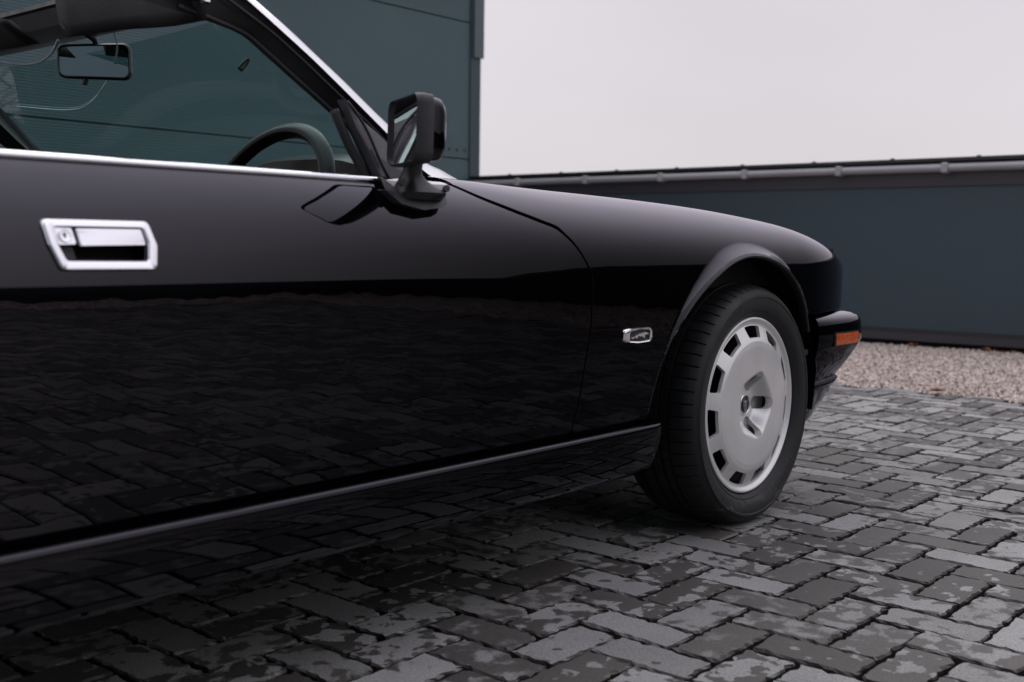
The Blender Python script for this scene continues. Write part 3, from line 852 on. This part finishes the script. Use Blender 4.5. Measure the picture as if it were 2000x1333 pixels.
    mesh_obj('bolt_well', bv, bf, mat('bolt_well_grey', (.42, .40, .39), .5, .3, vary=(60, .15)), wheel, smooth=True)
    # centre cap with ring and moulded head
    cv, cf = lathe_grid([(.0, .0475), (.0215, .0482), (.0225, .0505)], 40); mesh_obj('centre_cap', cv, cf, PLASTIC, wheel, smooth=True)
    cv, cf = lathe_grid([(.0222, .0505), (.0224, .0470), (.0238, .0455), (.0256, .0462), (.0270, .0485), (.0275, .062)], 40); mesh_obj('cap_ring', cv, cf, CHROME2, wheel, smooth=True)
    mb = MB()
    blobs = [(0, .001, .0082, .0095), (0, -.0065, .0058, .0055), (-.0068, .0072, .0034, .0036), (.0068, .0072, .0034, .0036), (-.0035, -.003, .003, .003), (.0035, -.003, .003, .003)]
    for (bx, bz, rx, rz) in blobs:
        n1, n2 = 12, 5; vv = [(bx, .0438, bz)]; ff = []
        for a in range(1, n2+1):
            s = math.sin(a/n2*math.pi/2); c_ = math.cos(a/n2*math.pi/2)
            vv += [(bx+rx*s*math.cos(2*math.pi*k/n1), .0478-.004*c_, bz+rz*s*math.sin(2*math.pi*k/n1)) for k in range(n1)]
        ff += [(0, 1+k, 1+(k+1) % n1) for k in range(n1)]
        for a in range(n2-1): ff += [(1+a*n1+k, 1+(a+1)*n1+k, 1+(a+1)*n1+(k+1) % n1, 1+a*n1+(k+1) % n1) for k in range(n1)]
        mb.add(vv, ff)
    mb.build('cap_emblem', mat('dull_emblem_metal', (.30, .29, .29), .35, 1.0), wheel, smooth=True)
    return wheel
wheel = make_wheel(); wheel.location = (0, 0, WZ)
def copy_wheel(loc, rz):
    c = wheel.copy(); link(c, car); c.location = loc; c.rotation_euler = (0, R(31), rz)
    for ch in wheel.children:
        d = ch.copy(); link(d, c)
    return c
copy_wheel((-2.591, .03, WZ), 0); copy_wheel((0, 2*CY, WZ), math.pi); copy_wheel((-2.591, 2*CY-.03, WZ), math.pi)

# ---- mirrored far flank
for src, nm_ in ((door, 'door'), (fender, 'front_fender'), (rearf, 'rear_fender')):
    c = src.copy(); c.name = nm_; link(c, car); c.location = (0, 2*CY, 0); c.scale = (1, -1, 1)
sill_o = [o for o in car.children if o.name == 'sill'][0]
c = sill_o.copy(); link(c, car); c.location = (0, 2*CY, 0); c.scale = (1, -1, 1)

# ---- front bumper and nose
bp = [(.378, .032), (.42, .026), (.48, .0235), (.56, .0225), (.63, .0260), (.670, .0340), (.700, .0500), (.722, .076), (.740, .115), (.757, .18), (.775, .28), (.79, .42), (.80, .60), (.805, .89)]
bp = np.array(bp)
def outward(i):
    t_ = bp[min(i+1, len(bp)-1)]-bp[max(i-1, 0)]; t_ /= np.linalg.norm(t_); return np.array([t_[1], -t_[0]])
def bumper_ring(i, pr):
    o_ = outward(i); p = bp[i]; sf = .25+.75*np.clip((p[0]-.33)/.33, 0, 1)
    sl_ = max(0.0, (.50-z))*.11*max(0.0, 1-i/2)
    return [(p[0]-sl_-o_[0]*d*(sf if z < .42 else 1), p[1]-o_[1]*d*(sf if z < .42 else 1), z) for d, z in pr]
up_p = [(.085, .522), (.050, .518), (.030, .514), (.012, .506), (.004, .496), (.001, .484), (.0, .465), (.0, .437), (.010, .415), (.030, .382), (.055, .348), (.075, .322), (.12, .316), (.12, .5)]
lo_p = [(.10, .330), (.080, .3155), (.074, .3125), (.070, .3065), (.074, .300), (.098, .262), (.122, .226), (.140, .204), (.19, .202), (.19, .33)]
def full(pr):
    rings = [bumper_ring(i, pr) for i in range(len(bp))]
    return rings+[[(x, 2*CY-y, z) for x, y, z in r_] for r_ in rings[-2::-1]]
bumper = MB().loft(full(up_p)).build('front_bumper', PAINT, car, autos=42)
MB().loft(full(lo_p)).build('front_valance', PAINT, car, autos=42)
MB().loft(full([(.090, .330), (.0665, .3215), (.0640, .3165), (.0665, .3120), (.090, .3100)])).build('bumper_strip', RUBBER, car, autos=50)
# amber marker set into the bumper flank
mk = []
for t_ in np.linspace(0, 1, 8):
    x = .468+.152*t_; y = float(np.interp(x, bp[:, 0], bp[:, 1]))
    mk.append((x, y))
tp_ = lambda t_: .4575+.0025*t_
mb = MB(); mb.loft([[(x, y+.010, .427), (x, y-.0035, .4275), (x, y-.0045, .432), (x, y-.0045, .455), (x, y-.0035, .4595), (x, y+.010, .460)] for x, y in mk])
ml_ = mb.build('marker_lamp', AMBER, bumper, autos=40)
mb = MB()
mb.loft([[(x, y+.01, .4235), (x, y-.0022, .4235), (x, y-.0022, .4635), (x, y+.01, .4635)] for x, y in [(.462, float(np.interp(.462, bp[:, 0], bp[:, 1])))]+mk+[(.626, float(np.interp(.626, bp[:, 0], bp[:, 1])))]])
mb.build('marker_bezel', RUBBER, bumper, autos=30)
# nose closing panel with headlamps and grille
nose = [S(.815, v) for v in np.linspace(-.29, 1.4, 14)]
mb = MB(); rr_ = [[(p[0], p[1]+.008, p[2]-.010) for p in nose], [(p[0]+.02, min(p[1]+.10, CY), p[2]-.012) for p in nose], [(p[0]+.03, CY, p[2]-.012) for p in nose]]
rr_ += [[(x, 2*CY-y, z) for x, y, z in r_] for r_ in rr_[-2::-1]]
mb.loft(rr_, closed=False, cap=False); mb.build('nose_panel', VOID, car, smooth=True, fix=False)
for y in (.36, 2*CY-.36):
    mb = MB(); mb.loft([[(.832+a, y+.13*math.cos(q)*s, .59+.052*math.sin(q)*s) for q in np.linspace(0, 2*math.pi, 25)[:-1]] for a, s in ((0, 1), (.022, .97), (.032, .75), (.036, .3))])
    mb.build('headlamp', mat('headlamp_lens', (.35, .36, .38), .08, .6), car, smooth=True)

# bumper mounting stud seen in the arch
mb = MB(); mb.tube([(.315, .05, .417), (.312, .036, .417)], .009, 10); mb.build('arch_stud', PLASTIC, car)

# ---- door furniture --------------------------------------------------------
def ring_on_door(o_pts, i_pts, h):
    n = len(o_pts); rings = []
    cx_ = np.mean([p[0] for p in o_pts]); cz_ = np.mean([p[1] for p in o_pts])
    def lay(pts, off, sh=0.0):
        out_ = []
        for (x, z) in pts:
            d = np.array([cx_-x, cz_-z]); d = d/np.linalg.norm(d)*sh
            p = onS(x+d[0], z+d[1], off); out_.append(tuple(map(float, p)))
        return out_
    rings = [lay(o_pts, -.003), lay(o_pts, h*.35), lay(o_pts, h*.8, .0012), lay(o_pts, h, .003),
             lay(i_pts, h*1.0, -.002), lay(i_pts, h*.8, -.0005), lay(i_pts, h*.3), lay(i_pts, -.012)]
    return rings
ho = round_poly(H_OUT, .009, 6); hi_ = round_poly(H_IN, .006, 6)
handle = MB().loft(ring_on_door(ho, hi_, .0065), cap=False).build('handle', CHROME2, door, autos=50)
# pocket behind
pb = [tuple(map(float, onS(x, z, -.034))) for x, z in hi_]; pf_ = [tuple(map(float, onS(x, z, -.001))) for x, z in hi_]
mb = MB(); mb.loft([pf_, pb], cap=False); mb.add(pb, [tuple(range(len(pb)))]); mb.build('handle_pocket', VOID, door, fix=False)
def plate(pts, name, m, par, o0, o1, r_=.003):
    q = round_poly(pts, r_, 4)
    a = [tuple(map(float, onS(x, z, o0))) for x, z in q]; b = [tuple(map(float, onS(x, z, o1-.0012))) for x, z in q]
    cx_ = np.mean([p[0] for p in q]); cz_ = np.mean([p[1] for p in q])
    c = [tuple(map(float, onS(x+(cx_-x)*.03, z+(cz_-z)*.05, o1))) for x, z in q]
    return MB().loft([a, b, c]).build(name, m, par, autos=40)
plate([(-1.8055, .6905), (-1.7105, .6925), (-1.7125, .7140), (-1.8068, .7135)], 'handle_lever', CHROME2, door, -.012, .004)
plate([(-1.8325, .6915), (-1.8085, .6925), (-1.8110, .7140), (-1.8350, .7145)], 'lock_plate', CHROME2, door, -.012, .0030)
q = np.linspace(0, 2*math.pi, 25)[:-1]
lc = (-1.8225, .7035)
mk_ = lambda r_, off: [tuple(map(float, onS(lc[0]+r_*math.cos(a), lc[1]+r_*math.sin(a), off))) for a in q]
MB().loft([mk_(.0085, .002), mk_(.0085, .0042), mk_(.0078, .0046), mk_(.0066, .0040)]).build('lock_barrel', CHROME2, door, autos=35)
MB().box(-1.8233, -1.8217, float(onS(-1.8225, .7035)[1])-.0052, float(onS(-1.8225, .7035)[1])-.003, .6995, .7070).build('keyhole', VOID, door)
plate([(-1.829, .6719), (-1.806, .6719), (-1.8085, .690), (-1.832, .690)], 'pocket_web', PLAST2, door, -.018, -.010)

# belt trim
rings = []
for x in np.linspace(-2.15, -1.222, 50):
    p = onS(x, .8030); y, z = float(p[1]), float(p[2])
    tail = 1.0 if x < -1.235 else .85
    rings.append([(x, y-.0015, z-.0035), (x, y-.0052, z+.0005), (x, y-.0050, z+.0040), (x, y-.0015, z+.0072), (x, y+.006, z+.0098*tail), (x, y+.016, z+.0104*tail), (x, y+.020, z+.008), (x, y+.020, z-.004)])
MB().loft(rings).build('belt_trim', CHROME, door, smooth=False, autos=60)
MB().box(-2.12, -1.16, .094, .112, .790, .806).build('window_seal', RUBBER, door)

# fender badge with leaping cat
B_OUT = [(-.602, .4985), (-.557, .4940), (-.508, .4950), (-.4975, .5015), (-.5000, .5245), (-.513, .5280), (-.551, .5283), (-.600, .5272), (-.6075, .5225), (-.6085, .5040)]
B_IN = [(-.5868, .5003), (-.548, .4975), (-.5105, .4985), (-.5076, .5215), (-.548, .5238), (-.587, .5207)]
bo = round_poly(B_OUT, .006, 3)
def resample(pts, n):
    P = np.array(pts+[pts[0]]); d = np.r_[0, np.cumsum(np.linalg.norm(np.diff(P, axis=0), axis=1))]
    s = np.linspace(0, d[-1], n+1)[:-1]; return [(np.interp(a, d, P[:, 0]), np.interp(a, d, P[:, 1])) for a in s]
def star(pts, n=48):
    P = resample(pts, 400); cx_, cz_ = -.549, .5112
    an = np.array([math.atan2((z-cz_)*2.2, x-cx_) for x, z in P]); rr2 = np.array([math.hypot(x-cx_, z-cz_) for x, z in P])
    o_ = np.argsort(an); an = an[o_]; rr2 = rr2[o_]
    res = []
    for a in np.linspace(-math.pi, math.pi, n+1)[:-1]:
        j = np.interp(a, an, np.arange(len(an)), period=None)
        k = int(round(j)); src = P[o_[k]]; res.append(src)
    return res
so_, si_ = star(bo), star(round_poly(B_IN, .005, 3))
def lay(pts, off): return [tuple(map(float, onS(x, z, off))) for x, z in pts]
mid = [((a[0]*.72+b[0]*.28), (a[1]*.72+b[1]*.28)) for a, b in zip(so_, si_)]
badge = MB().loft([lay(so_, -.001), lay(so_, .004), lay(mid, .0072), lay(si_, .0062), lay(si_, .002)], cap=False).build('badge', CHROME, fender, autos=60)
MB().add(lay(si_, .0024), [tuple(range(len(si_)))]).build('badge_field', PLASTIC, fender, fix=False)
cat = [(548,728),(562,750),(590,760),(616,742),(660,728),(716,690),(786,652),(868,606),(960,574),(1036,556),(1046,540),(1066,538),(1112,548),(1152,560),(1178,588),(1196,622),(1180,630),(1150,618),(1128,636),(1100,624),(1086,648),(1052,664),(1058,700),(1070,746),(1046,774),(1026,766),(1030,734),(996,724),(960,716),(944,690),(884,706),(836,678),(812,690),(806,744),(776,776),(736,766),(744,742),(704,736),(664,764),(630,802),(604,786),(610,770),(572,774)]
cp = []
for (px, py) in cat:
    u = (px-490)/(1245-490); x = -.587+u*.0790; z = .5218-(py-(505-u*65))*(.0232/400)
    cp.append((x, z))
n = len(cp); cc = (np.mean([p[0] for p in cp]), np.mean([p[1] for p in cp]))
catmb = MB(); a0, a1 = lay(cp, .0024), lay(cp, .0050)
catmb.add(a0+a1, [tuple(range(n, 2*n))]+[(k, (k+1) % n, n+(k+1) % n, n+k) for k in range(n)])
o = catmb.build('badge_leaping_cat', CHROME2, fender); bevel(o, .0008, 2, 25)

# ---- door mirror -----------------------------------------------------------
dm_base = MB()
bb = [(-1.2480, .7875), (-1.2275, .7650), (-1.1800, .7560), (-1.1330, .7620), (-1.1150, .7690)]
bt = [(-1.2330, .8110), (-1.2140, .7830), (-1.1760, .7755), (-1.1260, .7830), (-1.1060, .7905)]
A_ = lay(bb, -.006); B_ = lay(bb, .020); C_ = lay(bt, .023); D_ = lay(bt, -.012)
dm_base.loft([A_, B_, C_, D_], closed=False, cap=False)
mirror = dm_base.build('door_mirror', PLAST2, door, fix=False)
sdm = mirror.modifiers.new('solid', 'SOLIDIFY'); sdm.thickness = .004; bevel(mirror, .003, 3, 20)
# wedge-shaped foot that rises into the stalk
rings = []
for (z, cx_, cy_, ax, ay) in ((.774, -1.170, .050, .050, .030), (.786, -1.168, .046, .053, .036), (.792, -1.170, .048, .047, .034), (.798, -1.176, .048, .036, .029), (.806, -1.184, .046, .024, .023), (.815, -1.190, .042, .0165, .0175), (.826, -1.193, .036, .0145, .0155), (.840, -1.196, .030, .0145, .0155), (.852, -1.198, .026, .0150, .016)):
    rings.append([(cx_+ax*math.copysign(abs(math.cos(a))**.8, math.cos(a)), cy_+ay*math.copysign(abs(math.sin(a))**.8, math.sin(a)), z) for a in np.linspace(0, 2*math.pi, 29)[:-1]])
MB().loft(rings).build('mirror_stalk', PLASTIC, mirror, autos=50)
for (x, y, z) in ((-1.222, .032, .800), (-1.128, .022, .794)):
    MB().tube([(x, y, z), (x-.002, y-.006, z+.001)], .006, 12).build('screw', PLAST2, mirror, autos=30)
# head: rounded-rect section swept front to back along its own axis
hn = np.array([-.90, .43, 0.03]); hn /= np.linalg.norm(hn)          # glass normal
ht = np.cross(np.array([0, 0, 1.0]), hn); ht /= np.linalg.norm(ht)      # across the glass
hu = np.cross(hn, ht)
hc = np.array([-1.242, .008, .8835])
def rr(wd_, hg, r_, n=6, top=0.0):
    pts = []
    for (sx_, sy_, a0) in ((1, -1, -90), (1, 1, 0), (-1, 1, 90), (-1, -1, 180)):
        for a in np.linspace(a0, a0+90, n):
            pts.append((sx_*(wd_-r_)+r_*math.cos(R(a)), sy_*(hg-r_)+r_*math.sin(R(a))))
    return [(p[0], p[1]*(1+top*(p[0]/wd_)) if p[1] > 0 else p[1]) for p in pts]
def hring(wd_, hg, r_, d, sh=0.0, dz=0.0):
    return [hc+ht*(a*.90+sh)+hu*(b+dz)-hn*d for a, b in rr(wd_, hg, r_)]
MB().loft([hring(.0825, .0515, .016, .006), hring(.083, .0522, .016, -.002), hring(.083, .053, .017, -.004), hring(.0848, .0552, .018, .002), hring(.0850, .0556, .018, .014), hring(.0835, .0545, .018, .025), hring(.0815, .0525, .018, .0265)]).build('mirror_surround', PLAST2, mirror, autos=45)
MB().loft([hring(.0805, .0515, .018, .024), hring(.0790, .0505, .020, .034), hring(.0740, .0485, .022, .044), hring(.064, .044, .025, .052), hring(.048, .035, .026, .058), hring(.025, .018, .016, .060)]).build('mirror_housing', PAINT, mirror, autos=50)
MB().loft([hring(.0822, .0512, .015, .0040), hring(.0822, .0512, .015, .0020)]).build('mirror_glass', MIRROR, mirror)

# ---- windscreen frame ------------------------------------------------------
PO = np.array([[-1.420,.3215,1.185],[-1.3225,.2936,1.116],[-1.2661,.28,1.077],[-1.2098,.2644,1.0325],[-1.1582,.2502,.9921],[-1.1118,.2364,.9525],[-1.0627,.2222,.9119],[-1.0248,.2099,.877],[-.9930,.1999,.8520],[-.9600,.196,.8420],[-.938,.193,.8330],[-.9200,.1907,.8265]])
PI_ = np.array([[-1.458,.293,1.175],[-1.3606,.265,1.1058],[-1.2990,.2494,1.0610],[-1.2455,.2352,1.0205],[-1.2024,.2226,.9847],[-1.1488,.2065,.9385],[-1.0945,.1897,.8906],[-1.0613,.1793,.8607],[-1.0311,.1702,.8348],[-1.007,.1656,.8217],[-.9934,.1624,.8127],[-.9749,.1614,.8097]])
PG = np.array([[-1.52,.325,1.085],[-1.4239,.3016,1.0675],[-1.3557,.2969,1.0541],[-1.3100,.2860,1.0230],[-1.2700,.2754,.9927],[-1.2024,.2577,.9421],[-1.1518,.2433,.9008],[-1.1418,.2307,.8648],[-1.1361,.2203,.835],[-1.130,.2150,.815],[-1.125,.2130,.805],[-1.120,.2110,.795]])
def strip(a, b, na, nb, th, name, m, par, bulge=0.0):
    rings = []
    for p, q in zip(a, b):
        d = np.array(na, float); e = np.array(nb, float)
        mid_ = (p+q)/2+np.array([0, -bulge, bulge*.6])
        rings.append([tuple(p), tuple(mid_), tuple(q), tuple(q+e*th), tuple(p+d*th)])
    return MB().loft(rings).build(name, m, par, autos=50)
# subdivide curves for smoothness
def dens(P, n=48):
    t_ = np.linspace(0, len(P)-1, n); k = np.arange(len(P))
    return np.stack([ip(t_, k, P[:, c]) for c in range(3)], 1)
frame = strip(dens(PI_)+np.array([0.002, .010, -.002]), dens(PG), (.6, .35, .3), (.6, .5, .2), .05, 'windscreen_frame', RUBBER, car)
pt_ = strip(dens(PO), dens(PI_), (.3, .9, -.3), (.3, .9, -.3), .012, 'pillar_trim', CHROME2, frame, bulge=.004)
mf = lambda P: np.stack([P[:, 0], 2*CY-P[:, 1], P[:, 2]], 1)
frame2 = strip(mf(dens(PI_)+np.array([0.002, .010, -.002])), mf(dens(PG)), (.6, -.35, .3), (.6, -.5, .2), .05, 'windscreen_frame', RUBBER, car)
strip(mf(dens(PO)), mf(dens(PI_)), (.3, -.9, -.3), (.3, -.9, -.3), .012, 'pillar_trim', CHROME2, frame2)
# raised beads on the black pillar
cd_ = dens(PI_)*.72+dens(PG)*.28
MB().tube([p+np.array([0, -.002, 0]) for p in cd_[2:]], .0035, 8).build('pillar_bead', PLASTIC, frame, smooth=True)
cd_ = dens(PI_)*.10+dens(PG)*.90
MB().tube([p+np.array([0, -.004, 0]) for p in cd_[2:]], .004, 8).build('pillar_bead', PLAST2, frame, smooth=True)
# header rail across the car
hp = [(-.055, .010), (-.030, .030), (.005, .034), (.045, .020), (.060, -.004), (.050, -.030), (.010, -.034), (-.040, -.022)]
rings = []
for t_ in np.linspace(0, 1, 30):
    y = .30+t_*(2*CY-.60); bul = .035*math.sin(math.pi*t_); lift = .010*math.sin(math.pi*t_)
    rings.append([(-1.395+bul+a, y, 1.135+lift+b) for a, b in hp])
MB().loft(rings).build('header_rail', SOFTTRIM, frame, autos=40)
rings = []
for t_ in np.linspace(0, 1, 30):
    y = .31+t_*(2*CY-.62); bul = .035*math.sin(math.pi*t_); lift = .010*math.sin(math.pi*t_)
    rings.append([(-1.395+bul-.058+a, y, 1.150+lift+b) for a, b in ((0, .006), (.010, .010), (.014, 0), (.006, -.008), (-.004, -.004))])
MB().loft(rings).build('header_seal', RUBBER, frame, autos=40)
# latch at the pillar corner
mb = MB(); mb.box(-1.475, -1.435, .272, .300, 1.094, 1.150, .004); mb.build('latch_plate', PLASTIC, frame)
MB().tube([(-1.455, .262, 1.118), (-1.455, .275, 1.118)], .012, 14).build('latch_socket', CHROME2, frame, autos=40)
mb = MB(); mb.box(-1.452, -1.436, .258, .272, 1.085, 1.108, .003); mb.build('latch_catch', CHROME, frame)

# windscreen glass
nu, nv_ = 30, 16; vv = []; ff = []
for j in range(nv_+1):
    s = j/nv_
    for i in range(nu+1):
        t_ = i/nu; bul = math.sin(math.pi*t_)
        yb0, yt0 = .215, .30
        y0w = yb0+(yt0-yb0)*s; y = y0w+(2*CY-2*y0w)*t_
        x = (-.965-.415*s)+bul*(.12-.075*s); z = .822+.285*s-.03*s*s+.012*math.sin(math.pi*s)
        vv.append((x, y, z))
for j in range(nv_):
    for i in range(nu): k = j*(nu+1)+i; ff.append((k, k+1, k+nu+2, k+nu+1))
mesh_obj('windscreen', vv, ff, GLASS, frame, smooth=True)

REFLM = mat('pale_painted_reflection', (.46, .56, .58), .5)  # pale tubes on the glass, imitating reflections of bright trim in the windscreen
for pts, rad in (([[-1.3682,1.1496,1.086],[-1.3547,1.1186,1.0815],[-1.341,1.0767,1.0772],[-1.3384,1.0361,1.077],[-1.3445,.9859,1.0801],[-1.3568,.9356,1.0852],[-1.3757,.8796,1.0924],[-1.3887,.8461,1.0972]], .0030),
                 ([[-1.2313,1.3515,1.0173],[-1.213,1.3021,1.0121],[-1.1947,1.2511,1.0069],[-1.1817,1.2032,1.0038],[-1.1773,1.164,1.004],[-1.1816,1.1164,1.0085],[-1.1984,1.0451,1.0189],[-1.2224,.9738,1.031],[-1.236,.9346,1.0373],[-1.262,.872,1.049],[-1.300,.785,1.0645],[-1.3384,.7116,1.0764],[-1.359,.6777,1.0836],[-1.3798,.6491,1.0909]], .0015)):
    MB().tube(dens(np.array(pts)-np.array([.004, 0, .002]), 60), rad, 6).build('painted_reflection', REFLM, frame, smooth=True)
# quarter panel and division bar at the front of the door glass
tri = [(-1.2365,.1500,.9286),(-1.2193,.1371,.8973),(-1.2057,.1219,.8539),(-1.1943,.1081,.8130),(-1.115,.1081,.8130),(-1.115,.1281,.842),(-1.165,.155,.894)]
MB().prism(tri, (0, .012, 0)).build('quarter_panel', PLAST2, door)
bo1 = np.array([[-1.2517,.153,.943],[-1.2440,.1440,.9190],[-1.2373,.1365,.8957],[-1.2275,.127,.870],[-1.2182,.1185,.8442],[-1.2101,.1078,.812]])
bi1 = np.array([[-1.2490,.1525,.9400],[-1.2300,.1438,.9140],[-1.2193,.1371,.8940],[-1.2115,.129,.8700],[-1.2057,.1219,.8480],[-1.1943,.1081,.812]])
strip(dens(bo1, 20)+np.array([0, -.008, 0]), dens(bi1, 20)+np.array([0, -.008, 0]), (0, 1, 0), (0, 1, 0), .018, 'division_bar', SOFTTRIM, door, bulge=.003)
MB().tube([p+np.array([.004, -.010, 0]) for p in dens(bi1, 16)], .0028, 8).build('bar_seal', RUBBER, door, smooth=True)
bs = np.array([[-1.262,.158,.925],[-1.256,.149,.900],[-1.245,.139,.866],[-1.233,.126,.834],[-1.224,.115,.808]])
MB().tube([p+np.array([.004, .004, 0]) for p in dens(bs, 16)], .008, 8).build('bar_seal', RUBBER, door, smooth=True)
# hood-latch peg on the pillar inner face
MB().tube([(-1.322, .3155, 1.017), (-1.328, .317, 1.009), (-1.337, .319, .998)], [.0035, .0055, .0055], 12).build('coat_peg', PLASTIC, frame, autos=40)
# wiper arm stub and washer jet
MB().tube([(-.93, .33, .838), (-.90, .52, .850), (-.875, .78, .856)], .005, 8).build('wiper', PLASTIC, car, smooth=True)

# ---- cabin -----------------------------------------------------------------
rings = []
for y in np.linspace(.285, 2*CY-.285, 34):
    hump = math.exp(-((y-.52)/.20)**4)*.024-.030*math.exp(-(y-.285)/.05)
    rings.append([(-1.02-.03*hump/.03, y, .70), (-1.03-.8*hump, y, .80+hump), (-1.025-.8*hump, y, .845+hump), (-1.005, y, .858+hump), (-.965, y, .860+hump*.8), (-.945+.06*math.sin(math.pi*(y-.285)/1.21), y, .850+min(hump,0)), (-.93+.06*math.sin(math.pi*(y-.285)/1.21), y, .82), (-.93, y, .70)])
dash = MB().loft(rings).build('dashboard', LEATHER, car, autos=40)
# steering wheel
sw_c = np.array([-1.178, .48, .752]); tl = R(24)
e1 = np.array([0, 1.0, 0]); e2 = np.array([math.sin(tl)*1.0, 0, math.cos(tl)]); e3 = np.cross(e1, e2)
mb = MB(); n1, n2 = 72, 16; vv = []; ff = []
for i in range(n1):
    a = 2*math.pi*i/n1; c_ = sw_c+.185*(math.cos(a)*e1+math.sin(a)*e2); rd = math.cos(a)*e1+math.sin(a)*e2
    for k in range(n2):
        q_ = 2*math.pi*k/n2; r_ = .0155*(1+.10*math.cos(3*q_))
        vv.append(c_+r_*(math.cos(q_)*rd+math.sin(q_)*e3))
for i in range(n1):
    for k in range(n2): ff.append((i*n2+k, ((i+1) % n1)*n2+k, ((i+1) % n1)*n2+(k+1) % n2, i*n2+(k+1) % n2))
mb.add(vv, ff); sw = mb.build('steering_wheel', LEATHER, car, smooth=True)
mb = MB()
for a in (R(200), R(-20), R(250), R(-70)):
    mb.tube([sw_c+e3*.0, sw_c+.182*(math.cos(a)*e1+math.sin(a)*e2)], .012, 8)
mb.build('spokes', LEATHER, sw, smooth=True)
mb = MB(); mb.tube([sw_c-e3*.03, sw_c+e3*.045], .06, 20); o = mb.build('hub_pad', LEATHER, sw, autos=40)
mb = MB(); mb.tube([sw_c+e3*.0, sw_c+np.array([.16, 0, -.06])], .03, 12); mb.build('column', PLASTIC, sw, autos=40)
# sun visors hanging from the header
def visor(pts_top, pts_bot, th, name):
    rings = []
    for p, q_ in zip(pts_top, pts_bot):
        p = np.array(p); q_ = np.array(q_); d = q_-p; nrm = np.array([-1.0, 0, 0])
        rings.append([tuple(p+nrm*th*.5), tuple(p+d*.25+nrm*th), tuple(p+d*.8+nrm*th), tuple(q_+nrm*th*.5), tuple(q_-nrm*th*.3), tuple(p-nrm*th*.5)])
    return MB().loft(rings).build(name, VISORM, frame, smooth=True)
vy = np.linspace(.285, .74, 14)
def edge(y): return 1.0675+.024*np.interp(y, [.285, .40, .56, .74], [-.15, 0, .55, .72])
visor([(-1.45+.01*math.sin(math.pi*k/13), y, 1.185) for k, y in enumerate(vy)], [(-1.430+.01*math.sin(math.pi*k/13), y, edge(y)) for k, y in enumerate(vy)], .010, 'sun_visor')
vy = np.linspace(.80, 1.46, 16)
visor([(-1.515+.012*math.sin(math.pi*k/15), y, 1.105+.045*(k/15)+.012*math.exp(-((k-1.2)/1.4)**2)) for k, y in enumerate(vy)], [(-1.455, y, 1.076+.012*(k/15)) for k, y in enumerate(vy)], .013, 'sun_visor')
MB().tube([(-1.425, .735, 1.108), (-1.440, .725, 1.106)], [.008, .010], 12).build('visor_clip', SOFTTRIM, frame, autos=40)
# interior mirror
im = MB()
cx_ = np.array([-1.322, .835, 1.062]); mn = np.array([-.70, -.71, -.04]); mn /= np.linalg.norm(mn)
mt = np.cross(np.array([0, 0, 1.0]), mn); mt /= np.linalg.norm(mt); mu = np.cross(mn, mt)
def iring(wd_, hg, r_, d): return [cx_+mt*a+mu*(b*(1+.06*a/wd_)+.02*a)-mn*d for a, b in rr(wd_, hg, r_)]
im.loft([iring(.068, .030, .012, -.001), iring(.0705, .0325, .014, -.004), iring(.0735, .0355, .016, .000), iring(.0735, .0355, .016, .012), iring(.065, .029, .015, .026)])
imo = im.build('interior_mirror', PLASTIC, frame, autos=45)
MB().loft([iring(.0683, .0303, .012, -.0012), iring(.0683, .0303, .012, -.0022)]).build('mirror_glass', DIMMIR, imo)
MB().tube([tuple(cx_-mn*.02+mu*.03), (-1.318, .840, 1.108), (-1.352, .842, 1.128), (-1.372, .842, 1.140)], [.006, .007, .009, .013], 10).build('mirror_stem', PLASTIC, imo, smooth=True)
MB().tube([tuple(cx_-mu*.036-mt*.02-mn*.006), tuple(cx_-mu*.046-mt*.022-mn*.004)], [.007, .006], 8).build('dip_lever', PLASTIC, imo)
# seats
def seat(y):
    mb = MB(); mb.box(-1.95, -1.42, y-.25, y+.25, .34, .52, .05); o_ = mb.build('seat', LEATHER, car, autos=50)
    mb = MB()
    mb.loft([[(-1.92-.30*t_+a, y+b, .45+.40*t_) for a, b in ((-.06, -.24), (.05, -.22), (.05, .22), (-.06, .24))] for t_ in np.linspace(0, .78, 6)])
    mb.build('seat_back', LEATHER, o_, autos=50)
seat(.50); seat(2*CY-.50)
